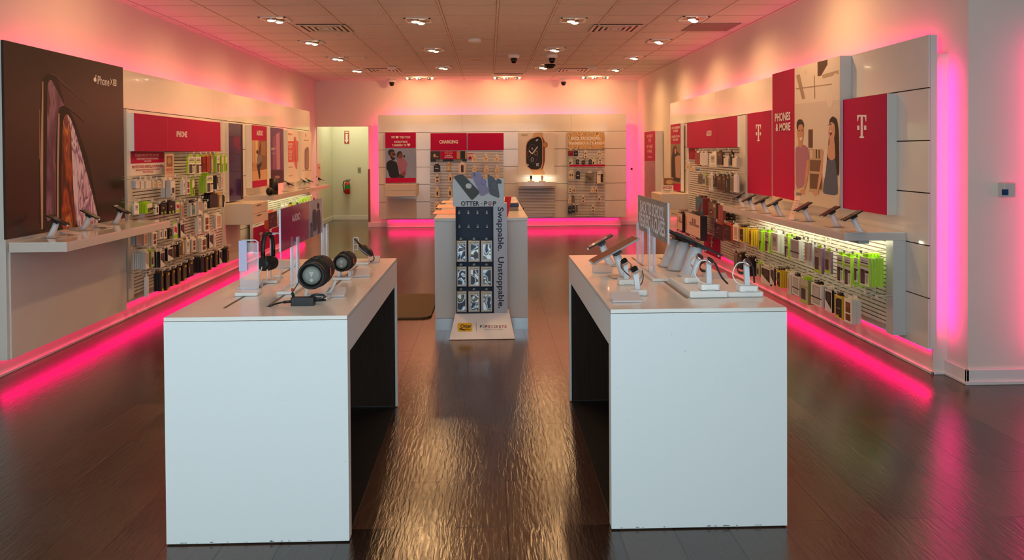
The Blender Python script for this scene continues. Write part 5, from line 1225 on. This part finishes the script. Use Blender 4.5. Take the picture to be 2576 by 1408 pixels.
#  body, spine, tab, window patches (s0, t0, s1, t1, material) or polygon
ST = {
 'lime': (CREAM, LIME, LIME, [(.02, .66, .98, .72, LIME), (.18, .86, .8, .89, GREY), (.10, .78, .9, .82, DARK), (.08, .05, .56, .56, DARK), (.12, .10, .52, .50, PH), (.62, .46, .98, .55, cc(90, 20, 40)), (.7, .1, .88, .4, cc(190, 190, 180))]),
 'limeall': (LIME, LIME, LIME, [(.1, .55, .9, .95, CREAM), (.2, .08, .6, .48, PH), (.68, .44, .98, .52, DARK)]),
 'purple': (cc(196, 190, 170), cc(120, 84, 130), LIME, [(.04, .02, .96, .12, LIME), (.1, .14, .62, .62, DARK), (.15, .18, .57, .58, PH), (.1, .8, .6, .86, GREY)]),
 'white': (CREAM, cc(220, 218, 212), CREAM, [(.2, .3, .8, .85, cc(206, 204, 200)), (.3, .55, .7, .75, cc(150, 148, 150)), (.15, .1, .85, .14, GREY)]),
 'thin': (cc(214, 220, 216), cc(206, 210, 214), CREAM, [(.2, .2, .5, .8, cc(220, 150, 130))]),
 'belt': (cc(238, 234, 226), cc(214, 212, 210), BLACK, [(.14, .08, .86, .92, cc(168, 168, 172)), (.22, .14, .78, .86, cc(196, 194, 194)), (.0, .34, 1, .40, DARK)]),
 'yellow': (cc(236, 214, 120), YEL, BLACK, [(.14, .06, .98, .9, DARK), (.06, .84, .4, .97, YEL), (.2, .06, .6, .14, YEL), (.3, .42, .8, .47, GREY)]),
 'yell': (YEL, YEL, YEL, [(.2, .1, .9, .8, cc(120, 90, 20))]),
 'otter': (DARK, BLACK, BLACK, [(.18, .14, .86, .86, cc(92, 82, 66)), (.5, .84, .94, .97, YEL), (.35, .02, .95, .12, YEL)]),
 'otterk': (DARK, BLACK, BLACK, [(.12, .3, .3, .7, GREY), (.45, .86, .85, .96, YEL)]),
 'diag': (cc(226, 224, 224), BLACK, CREAM, [(.06, .12, .94, .90, DARK), (.3, .45, .75, .85, PHB), [(0, 0), (1, 0), (1, .12), (.1, .5), (0, .5), cc(232, 230, 230)]]),
 'green': (cc(190, 190, 176), cc(140, 146, 84), LIME, [(.08, .06, .92, .14, LIME), (.1, .16, .7, .62, PHB), (.05, .66, .95, .72, cc(160, 170, 90))]),
 'greyb': (cc(150, 140, 128), cc(120, 112, 104), BLACK, [(.1, .1, .9, .9, cc(110, 100, 92))]),
 'brownw': (CREAM, cc(216, 206, 196), CREAM, [(.2, .10, .84, .88, cc(122, 66, 42)), (.28, .66, .75, .84, cc(150, 90, 60)), (.2, .38, .84, .44, CREAM)]),
 'pinkw': (CREAM, cc(216, 206, 196), CREAM, [(.2, .10, .84, .88, cc(206, 166, 150)), (.3, .25, .7, .30, CREAM)]),
 'brown': (cc(92, 66, 48), cc(64, 44, 34), BLACK, [(.15, .1, .85, .5, cc(60, 40, 32)), (.3, .75, .7, .88, cc(150, 130, 110))]),
 'red': (cc(150, 26, 24), cc(120, 18, 20), LIME, [(.2, .2, .8, .6, cc(100, 14, 16))]),
 'redor': (cc(206, 80, 44), cc(190, 60, 36), YEL, [(.3, .1, .7, .9, cc(170, 40, 30))]),
 'tan': (TAN, cc(170, 140, 106), YEL, [(.2, .2, .8, .8, cc(220, 206, 170))]),
 'navyk': (cc(20, 20, 30), cc(16, 14, 18), BLACK, [(.12, .30, .3, .55, cc(60, 56, 60)), (.45, .3, .6, .55, cc(60, 56, 60))]),
 'limek': (cc(18, 22, 26), BLACK, BLACK, [(.1, .05, .3, .24, LIME), (.6, .05, .8, .24, LIME), (.3, .55, .5, .68, cc(170, 200, 60))]),
 'heart': (cc(240, 236, 226), cc(225, 222, 214), LIME, [(.0, .08, 1, .30, LIME), (.2, .48, .55, .82, cc(220, 50, 44)), (.5, .4, .85, .74, cc(214, 44, 40))]),
 'oval': (CREAM, cc(220, 214, 206), CREAM, [(.3, .18, .75, .84, cc(70, 36, 30))]),
 'teal': (cc(236, 232, 224), cc(210, 210, 205), BLACK, [(.14, .06, .86, .84, cc(120, 160, 160)), (.2, .2, .8, .5, cc(80, 130, 140)), (.1, .84, .5, .98, DARK)]),
 'clearw': (cc(214, 204, 196), cc(220, 214, 206), CREAM, [(.12, .3, .88, .92, cc(190, 170, 164)), [(0, 0), (1, 0), (1, .1), (.1, .38), (0, .38), CREAM]]),
 'binder': (cc(206, 204, 204), cc(190, 190, 192), CREAM, [(.35, .25, .75, .55, DARK), (.05, .55, .95, .95, CREAM), (.08, .12, .25, .2, DARK)]),
 'book': (cc(216, 196, 180), cc(190, 170, 160), CREAM, [(.2, .1, .9, .9, cc(180, 140, 124))]),
 'bluebox': (cc(44, 110, 140), cc(130, 40, 40), BLACK, [[(.25, .12), (.6, .08), (.95, .62), (.7, .72), cc(100, 24, 34)], (.4, .04, .8, .06, CREAM)]),
 'brownbx': (cc(110, 88, 70), cc(80, 60, 50), BLACK, [[(.1, .3), (.3, .15), (.55, .2), (.6, .42), (.4, .58), (.15, .5), cc(50, 32, 28)], (.62, .72, .9, .92, cc(190, 176, 160)), (.3, .3, .42, .4, CREAM)]),
 'redclr': (cc(150, 80, 70), cc(120, 60, 60), CREAM, [(.2, .05, .5, .5, cc(190, 60, 60))]),
 'bigw': (cc(226, 206, 190), cc(40, 24, 34), BLACK, [(0, 0, 1, .10, cc(38, 22, 34)), (.3, .03, .7, .07, CREAM), (.30, .52, .95, .55, cc(80, 66, 60)), (.48, .56, .56, .82, cc(110, 96, 90)), (.62, .56, .70, .82, cc(110, 96, 90)), (.3, .58, .44, .63, cc(70, 56, 50)), (.74, .56, .95, .61, cc(130, 110, 100)), (.02, .24, .10, .82, cc(206, 160, 120))]),
 'gamek': (cc(18, 12, 14), cc(200, 80, 50), cc(210, 80, 40), [[(.25, .62), (.55, .8), (.6, .78), (.3, .6), cc(150, 140, 140)], (.2, .4, .35, .44, GREY), (.5, .2, .85, .5, cc(50, 22, 24)), (.3, .08, .5, .1, GREY)]),
 'wedge': (cc(236, 228, 214), cc(196, 190, 184), WHT, []),
 'tall': (cc(238, 234, 232), cc(228, 226, 226), WHT, [(.3, .1, .7, .9, cc(225, 222, 224))]),
 'blueclr': (cc(60, 110, 170), cc(200, 200, 200), WHT, [(.1, .6, .9, .9, cc(210, 210, 215))]),
 'small': (cc(236, 216, 180), cc(220, 200, 170), WHT, [(.12, .78, .26, .92, DARK), (.35, .42, .8, .52, cc(200, 90, 50)), (.4, .2, .7, .3, cc(180, 150, 120))]),
 'smallk': (cc(24, 20, 22), BLACK, BLACK, [(.2, .5, .8, .56, CREAM), (.3, .42, .7, .47, GREY), (.2, .85, .6, .9, GREY)]),
 'smallphone': (cc(230, 210, 180), cc(216, 196, 170), WHT, [(.35, .22, .7, .68, DARK)]),
 'smallpill': (cc(236, 216, 188), cc(216, 196, 170), WHT, [(.32, .12, .68, .86, cc(60, 26, 40))]),
 'smalldot': (cc(236, 222, 198), cc(216, 196, 170), WHT, [(.3, .12, .75, .38, cc(90, 40, 36)), (.2, .6, .8, .9, cc(120, 100, 90))]),
 'olive': (cc(130, 118, 92), cc(110, 100, 80), WHT, [[(.05, .6), (.5, .12), (.6, .15), (.12, .7), cc(40, 34, 30)], [(.4, .6), (.62, .2), (.7, .3), (.5, .62), cc(40, 34, 30)], (.72, .7, .9, .74, GREY)]),
 'halfdk': (cc(240, 226, 200), cc(40, 30, 30), WHT, [(.58, .08, .97, .9, cc(50, 34, 32)), (.1, .76, .5, .84, cc(60, 40, 36))]),
 'earbud': (cc(226, 204, 170), cc(200, 180, 150), WHT, [(.2, .45, .4, .75, cc(60, 50, 50)), (.6, .45, .8, .75, cc(60, 50, 50)), (.28, .15, .34, .45, GREY), (.68, .15, .74, .45, GREY)]),
}
def pack_mesh(name, st, w, h, d, front=True):
    body, spine, tab, pt = ST[st]
    b = MB(); b.box(-w / 2, w / 2, -d / 2, d / 2, -h, 0, spine)
    b.box(-w / 2, w / 2, -d / 2 - .0008, -d / 2 + .0002, -h, 0, body)
    o = b.build(name, None, origin=(0, 0, 0))
    if st == 'wedge': pass
    if front and pt:
        b = MB(); lay = 0
        for p in pt:
            lay += 1; y = -d / 2 - .0008 - .0003 * lay
            if isinstance(p, tuple): s0, t0, s1, t1, m = p; q = [(s0, t0), (s1, t0), (s1, t1), (s0, t1)]
            else: m = p[-1]; q = p[:-1]
            b.poly([(-w / 2 + s * w, y, -h + t * h) for s, t in q], m)
        q = b.build('front_print', None, origin=(0, 0, 0)); q.parent = o
    b = MB(); b.box(-w * .28, w * .28, -.0012, .0012, 0, .028 if h > .12 else .016, tab); q = b.build('hang_tab', None, origin=(0, 0, 0)); q.parent = o
    return o
HOOK = mat((226, 220, 206), .25, metal=0)
def hook(p, rz, L, label, grp):
    b = MB(); b.tube([(0, L, 0), (0, .0, 0), (0, -.012, .006)], .0028, HOOK, 6); b.box(-.015, .015, L - .003, L, -.03, .02, HOOK)
    b.tube([(0, L, .028), (0, -.01, .022)], .002, HOOK, 5); b.box(-.016, .016, -.014, -.0115, .008, .030, mat((228, 222, 210), .3))
    o = b.build('peg_hook', None, origin=(0, 0, 0)); o.location = p; o.rotation_euler = (0, 0, rz)
    return tag(o, label, 'hook', grp)
DESC = {'lime': 'lime and white screen protector pack', 'limeall': 'lime green accessory pack', 'purple': 'grey phone case pack with purple edge', 'white': 'white phone case box', 'thin': 'slim white case pack', 'belt': 'white framed clear case box', 'yellow': 'black and yellow phone case box',
 'yell': 'plain yellow accessory pack', 'otter': 'black case box with yellow dots', 'otterk': 'black case box with side lettering', 'diag': 'black pack with white slanted corner', 'green': 'grey and green case pack', 'greyb': 'dull grey boxed accessory', 'brownw': 'white framed brown case box', 'pinkw': 'white framed pink case box',
 'brown': 'dark brown boxed accessory', 'red': 'dark red case pack', 'redor': 'orange red case pack', 'tan': 'tan slim case pack', 'navyk': 'wide black case box', 'limek': 'black pack with lime corners', 'heart': 'white pack with red heart shape', 'oval': 'white pack with oval brown window', 'teal': 'white framed teal case box',
 'clearw': 'clear case pack with white corner', 'binder': 'tall grey white case box', 'book': 'pinkish book shaped case', 'bluebox': 'blue speaker box', 'brownbx': 'brown headphone box', 'redclr': 'red clear accessory pack', 'bigw': 'large pale speaker system box', 'gamek': 'black box with orange top', 'wedge': 'small white cable box',
 'tall': 'tall narrow white box', 'blueclr': 'small blue and clear pack', 'small': 'small cream accessory card', 'smallk': 'small black accessory box', 'smallphone': 'small card with dark phone window', 'smallpill': 'small card with dark pill shape', 'smalldot': 'small card with dark round device', 'olive': 'olive square headphone box', 'halfdk': 'white and dark split box', 'earbud': 'cream earphone card'}
def row(wall, X, items, rowname, hooks=True, hl=.20):
    """items: (x0, x1, ytop, ybottom, style, count[, depth]) in photo pixels of the front pack, projected on the wall's plane of front packs"""
    nth = {}
    for i, it in enumerate(items):
        x0, x1, y0, y1, st, n = it[:6]; d = it[6] if len(it) > 6 else .018
        key = st; k = nth[key] = nth.get(key, 0) + 1
        tot = sum(1 for q in items if q[4] == st)
        desc = DESC[st]
        if wall == 'y':
            A = onY(x0, y0, X); B = onY(x1, y1, X); w = B.x - A.x; h = A.z - B.z; c = Vector(((A.x + B.x) / 2, X + d / 2, A.z)); rz = 0; step = Vector((0, d + .004, 0))
        else:
            nx = x0 if X < 0 else x1; fx = x1 if X < 0 else x0
            A = onX(nx, y0, X); B = onX(nx, y1, X); F = onX(fx, y0, X); w = abs(F.y - A.y); h = A.z - B.z
            sg = 1 if X > 0 else -1
            c = Vector((X + sg * d / 2, (A.y + F.y) / 2, A.z)); rz = -PI / 2 if X > 0 else PI / 2; step = Vector((sg * (d + .005), 0, 0))
        room = (abs({'x': (2.96 if X > 0 else 3.28), 'y': 16.08}[wall]) - abs(X))
        n = min(n, max(1, int(room / (d + .005))))
        which = '' if tot == 1 else ORD[k - 1] + ' '
        side = {'x': 'from the left'}.get(wall, 'from the left')
        grp = '%ss, %s' % (desc, rowname)
        front = pack_mesh('accessory_pack', st, w, h, d)
        front.location = c; front.rotation_euler = (0, 0, rz + random.uniform(-.03, .03))
        tag(front, '%s, %s, %s' % (desc, rowname, (which + 'from left') if tot > 1 else 'foremost'), 'accessory pack', grp)
        first = None
        for j in range(1, n):
            if first is None: o = first = pack_mesh('accessory_pack', st, w, h, d, front=False)
            else: o = dup(first)
            o.location = c + step * j + Vector((0, 0, random.uniform(-.002, .002))); o.rotation_euler = (0, 0, rz + random.uniform(-.03, .03))
            tag(o, '%s, %s, %s' % (desc, rowname, ('behind the ' + which.strip()) if which else 'behind another'), 'accessory pack', '%s behind the %sfront one, %s' % (desc, which, rowname))
        if hooks:
            hp_ = c - step.normalized() * (d / 2 + .012) + Vector((0, 0, .022 if h > .12 else .012))
            hook(hp_, rz, room + d / 2 + .008 if room > .02 else .03, 'peg of the %s%s, %s' % (which, desc, rowname), 'peg hooks')
U_ = 'right low rack upper row'
row('x', 2.79, [(2163, 2186, 650, 722, 'lime', 5), (2149, 2158, 650, 710, 'lime', 1), (2124, 2140, 648, 722, 'lime', 6), (2106, 2120, 643, 712, 'lime', 2), (2074, 2091, 634, 690, 'purple', 1), (2048, 2067, 626, 690, 'purple', 1, .03), (2024, 2035, 611, 668, 'thin', 2), (2036, 2044, 612, 669, 'thin', 2), (1989, 2010, 606, 656, 'belt', 2),
  (1974, 1982, 596, 651, 'lime', 4), (1940, 1957, 589, 636, 'white', 2, .03), (1924, 1934, 585, 636, 'lime', 3), (1908, 1915, 583, 632, 'limeall', 3), (1884, 1890, 581, 620, 'yell', 4), (1859, 1870, 573, 610, 'yellow', 4), (1844, 1857, 568, 607, 'pinkw', 1)][::-1], U_)
L_ = 'right low rack lower row'
row('x', 2.79, [(2124, 2142, 756, 816, 'brownw', 2, .035), (2100, 2118, 747, 804, 'yellow', 2), (2076, 2092, 731, 787, 'diag', 2), (2041, 2066, 719, 774, 'belt', 2, .022), (2014, 2032, 706, 767, 'green', 3), (1993, 2011, 698, 746, 'belt', 2), (1980, 1990, 692, 742, 'thin', 3), (1954, 1962, 681, 725, 'yellow', 5),
  (1938, 1947, 676, 718, 'diag', 1), (1915, 1937, 676, 720, 'diag', 1), (1903, 1911, 665, 697, 'green', 3), (1878, 1886, 652, 695, 'otterk', 4), (1857, 1866, 641, 678, 'otterk', 3), (1846, 1854, 638, 676, 'greyb', 1)][::-1], L_)
# empty hooks near the end
for i, (px, py) in enumerate(((2080, 693), (2101, 703), (2126, 714), (2150, 725), (2180, 740), (2209, 752))):
    p = onX(px, py, 2.80); hook(p, -PI / 2, .16, 'empty wire peg near the close end of the right rack, %s in its line' % ORD[i], 'empty pegs')
R_ = 'right audio rack'
row('x', 2.83, [(1749, 1760, 384, 418, 'redclr', 1), (1761, 1768, 384, 415, 'tall', 1), (1770, 1777, 384, 415, 'tall', 1), (1785, 1801, 386, 420, 'white', 1, .04), (1803, 1817, 383, 415, 'brown', 1, .03), (1820, 1832, 398, 419, 'wedge', 1, .04), (1834, 1841, 383, 415, 'otterk', 1, .03), (1842, 1853, 398, 419, 'wedge', 1, .04)], R_ + ' top row')
row('x', 2.83, [(1756, 1765, 440, 462, 'greyb', 1), (1767, 1776, 441, 466, 'green', 1), (1783, 1793, 440, 480, 'thin', 1), (1794, 1801, 443, 471, 'otterk', 1), (1803, 1815, 443, 480, 'brown', 1, .03), (1817, 1825, 443, 483, 'brown', 1, .03), (1826, 1834, 443, 484, 'otterk', 1, .03), (1836, 1844, 443, 484, 'greyb', 1, .03), (1846, 1853, 441, 484, 'tall', 1, .03)], R_ + ' second row')
row('x', 2.78, [(1725, 1735, 410, 426, 'small', 1), (1737, 1748, 420, 431, 'small', 1), (1751, 1760, 421, 430, 'blueclr', 1)], R_ + ' left edge', hooks=True)
row('x', 2.78, [(1750, 1768, 499, 541, 'bluebox', 2, .05), (1782, 1802, 512, 550, 'brownbx', 1, .05), (1806, 1820, 518, 558, 'redclr', 1, .03)], R_ + ' middle row')
row('x', 2.86, [(1826, 1834, 538, 558, 'smallk', 1, .03), (1836, 1844, 540, 559, 'smallk', 1, .03)], R_ + ' under the shelf')
row('x', 2.70, [(1723, 1763, 544, 606, 'bigw', 1, .09)], 'large and low, audio rack')
row('x', 2.74, [(1703, 1716, 538, 585, 'bigw', 1, .09)], 'low audio rack, behind its larger twin')
row('x', 2.80, [(1798, 1818, 566, 606, 'gamek', 1, .05), (1820, 1838, 568, 607, 'gamek', 1, .05)], R_ + ' bottom')
board('floor_poster', 'red poster with a white T logo low on the right audio rack', 'poster', 'x', 2.955, 1, (1813, 600, 653, 1771), .006, MAG, tlogo(1790, 608, 8, 27))
# left case rack
A_ = 'left rack'
row('x', -3.10, [(474, 490, 394, 438, 'lime', 1, .02), (492, 506, 394, 438, 'lime', 1, .02), (509, 517, 394, 433, 'red', 2), (521, 527, 393, 432, 'redor', 2), (531, 536, 392, 434, 'tan', 2), (545, 553, 392, 434, 'lime', 2), (558, 561, 392, 434, 'limeall', 2), (567, 571, 391, 432, 'limeall', 1)], A_ + ' top row')
row('x', -3.12, [(341, 351, 455, 474, 'wedge', 1, .04), (354, 363, 455, 475, 'wedge', 1, .04), (366, 380, 455, 474, 'wedge', 1, .05), (384, 392, 457, 472, 'small', 1), (397, 406, 457, 472, 'small', 1), (410, 415, 452, 473, 'wedge', 1, .02), (428, 441, 453, 497, 'binder', 2, .045), (460, 466, 453, 490, 'white', 1, .03), (469, 478, 453, 489, 'brownw', 1, .03), (483, 489, 452, 493, 'limeall', 1), (520, 535, 442, 485, 'lime', 4), (545, 549, 441, 476, 'diag', 2), (556, 561, 442, 475, 'pinkw', 1)], A_ + ' second row')
row('x', -3.12, [(338, 349, 512, 540, 'white', 1), (368, 384, 512, 537, 'limeall', 5), (391, 399, 518, 540, 'oval', 1), (404, 420, 514, 540, 'limek', 2), (424, 440, 508, 539, 'limek', 3), (443, 451, 509, 536, 'heart', 1), (456, 462, 514, 552, 'book', 1), (480, 493, 511, 544, 'teal', 2), (499, 510, 506, 540, 'clearw', 1, .03), (514, 521, 511, 527, 'white', 1), (527, 547, 490, 523, 'navyk', 4), (551, 558, 490, 522, 'tan', 3), (563, 566, 490, 521, 'diag', 1)], A_ + ' third row')
row('x', -3.12, [(346, 356, 590, 618, 'book', 3), (362, 371, 588, 618, 'book', 3), (384, 394, 585, 619, 'brownw', 5), (402, 408, 580, 601, 'oval', 1), (412, 420, 578, 601, 'oval', 1), (426, 433, 577, 601, 'limek', 2), (437, 446, 563, 603, 'heart', 1), (454, 464, 562, 597, 'diag', 2), (499, 506, 549, 589, 'white', 1, .04), (514, 526, 544, 583, 'brownw', 2), (543, 557, 541, 575, 'pinkw', 2)], A_ + ' fourth row')
row('x', -3.10, [(366, 374, 636, 678, 'clearw', 7, .012), (380, 388, 634, 672, 'green', 3), (403, 414, 634, 673, 'diag', 2, .03), (422, 435, 625, 657, 'diag', 1, .03), (438, 443, 619, 649, 'brown', 2), (449, 455, 615, 647, 'otter', 2), (459, 464, 604, 640, 'tan', 1), (469, 477, 603, 640, 'white', 1), (484, 493, 602, 634, 'brownw', 2), (507, 519, 600, 634, 'brownw', 2, .03), (526, 536, 589, 624, 'diag', 2), (539, 543, 588, 622, 'white', 1)], A_ + ' fifth row')
row('x', -3.08, [(368, 374, 697, 747, 'tall', 1, .02), (404, 411, 688, 733, 'otter', 3), (417, 427, 687, 731, 'otter', 2), (432, 440, 681, 720, 'otter', 2), (446, 455, 675, 716, 'otter', 2), (460, 469, 668, 707, 'otter', 2), (474, 486, 661, 698, 'otterk', 2, .02), (506, 514, 652, 686, 'navyk', 4), (517, 524, 648, 685, 'otter', 2), (528, 534, 644, 679, 'otter', 2), (541, 548, 636, 673, 'otter', 2), (552, 558, 631, 664, 'diag', 1), (570, 576, 626, 660, 'otter', 3)], A_ + ' bottom row')
# far left low rack: tops of packs above the audio sign
FL = 'far left rack'
row('x', -3.12, [(711, 716, 519, 545, 'white', 2), (721, 726, 517, 543, 'thin', 2), (731, 736, 514, 541, 'yellow', 2), (741, 745, 511, 538, 'lime', 2), (749, 753, 509, 536, 'diag', 2), (757, 760, 505, 532, 'lime', 3), (765, 768, 502, 528, 'limeall', 4), (772, 775, 500, 526, 'limeall', 4), (779, 782, 498, 524, 'lime', 3), (790, 793, 500, 520, 'otterk', 1)], FL, hl=.1)
row('x', -3.05, [(675, 697, 536, 576, 'gamek', 1, .06)], 'beside the left drawers')
# back wall racks
YR = 16.05
row('y', YR - .06, [(1091, 1107, 415, 432, 'smallk', 1, .05), (1123, 1134, 413, 431, 'tan', 1), (1154, 1172, 412, 436, 'smallpill', 1, .03)], 'charging rack top')
row('y', YR - .06, [(1094, 1106, 442, 459, 'smalldot', 1, .04), (1127, 1138, 440, 458, 'smallphone', 1)], 'charging rack second line')
row('y', YR - .06, [(1094, 1106, 475, 496, 'smallphone', 1), (1126, 1138, 474, 495, 'smallphone', 1)], 'charging rack third line')
row('y', YR - .06, [(1091, 1107, 511, 530, 'smallphone', 1, .05)], 'charging rack bottom')
row('y', YR - .04, [(1187, 1199, 392, 406, 'small', 1), (1216, 1228, 391, 406, 'small', 1), (1243, 1255, 392, 406, 'small', 1)], 'plain header rack top')
row('y', YR - .04, [(1188, 1198, 419, 432, 'small', 1), (1217, 1229, 420, 434, 'small', 1), (1245, 1256, 420, 434, 'small', 1)], 'plain header rack second line')
row('y', YR - .04, [(1216, 1227, 441, 455, 'small', 1), (1245, 1256, 441, 455, 'small', 1)], 'plain header rack third line')
BS = 'back to school'
row('y', YR - .04, [(1429, 1443, 379, 393, 'red', 1), (1444, 1454, 380, 393, 'smallk', 1), (1469, 1477, 382, 398, 'smalldot', 1, .04), (1502, 1513, 383, 392, 'earbud', 1)], BS + ' top line')
row('y', YR - .04, [(1431, 1441, 402, 413, 'lime', 1), (1449, 1457, 402, 413, 'smallk', 1), (1463, 1471, 405, 413, 'smallk', 1), (1481, 1489, 402, 413, 'smallk', 1), (1490, 1499, 402, 413, 'lime', 1), (1505, 1514, 400, 413, 'smalldot', 1, .04)], BS + ' second line')
row('y', YR - .05, [(1430, 1444, 433, 450, 'earbud', 1, .03), (1449, 1459, 433, 450, 'smallk', 1, .03), (1474, 1494, 435, 457, 'olive', 1, .04), (1501, 1518, 434, 461, 'halfdk', 1, .05)], BS + ' third line')
row('y', YR - .04, [(1430, 1438, 473, 484, 'smalldot', 1), (1440, 1448, 473, 484, 'smallphone', 1), (1486, 1494, 473, 484, 'small', 1), (1496, 1504, 473, 484, 'smallphone', 1)], BS + ' fourth line')
row('y', YR - .04, [(1429, 1437, 495, 511, 'small', 1), (1438, 1446, 495, 510, 'greyb', 1), (1463, 1471, 495, 510, 'smalldot', 1), (1503, 1511, 495, 506, 'smallphone', 1)], BS + ' fifth line')
row('y', YR - .04, [(1429, 1438, 520, 537, 'smallk', 1, .04), (1439, 1446, 519, 535, 'smallk', 1), (1448, 1454, 519, 534, 'greyb', 1), (1488, 1496, 519, 534, 'smalldot', 1)], BS + ' bottom line')
bpy.context.view_layer.update()

for o in list(COL.objects):
    if o.get('label') and len(o['label'].split()) > 16: print('LONG', o.name, o['label'])
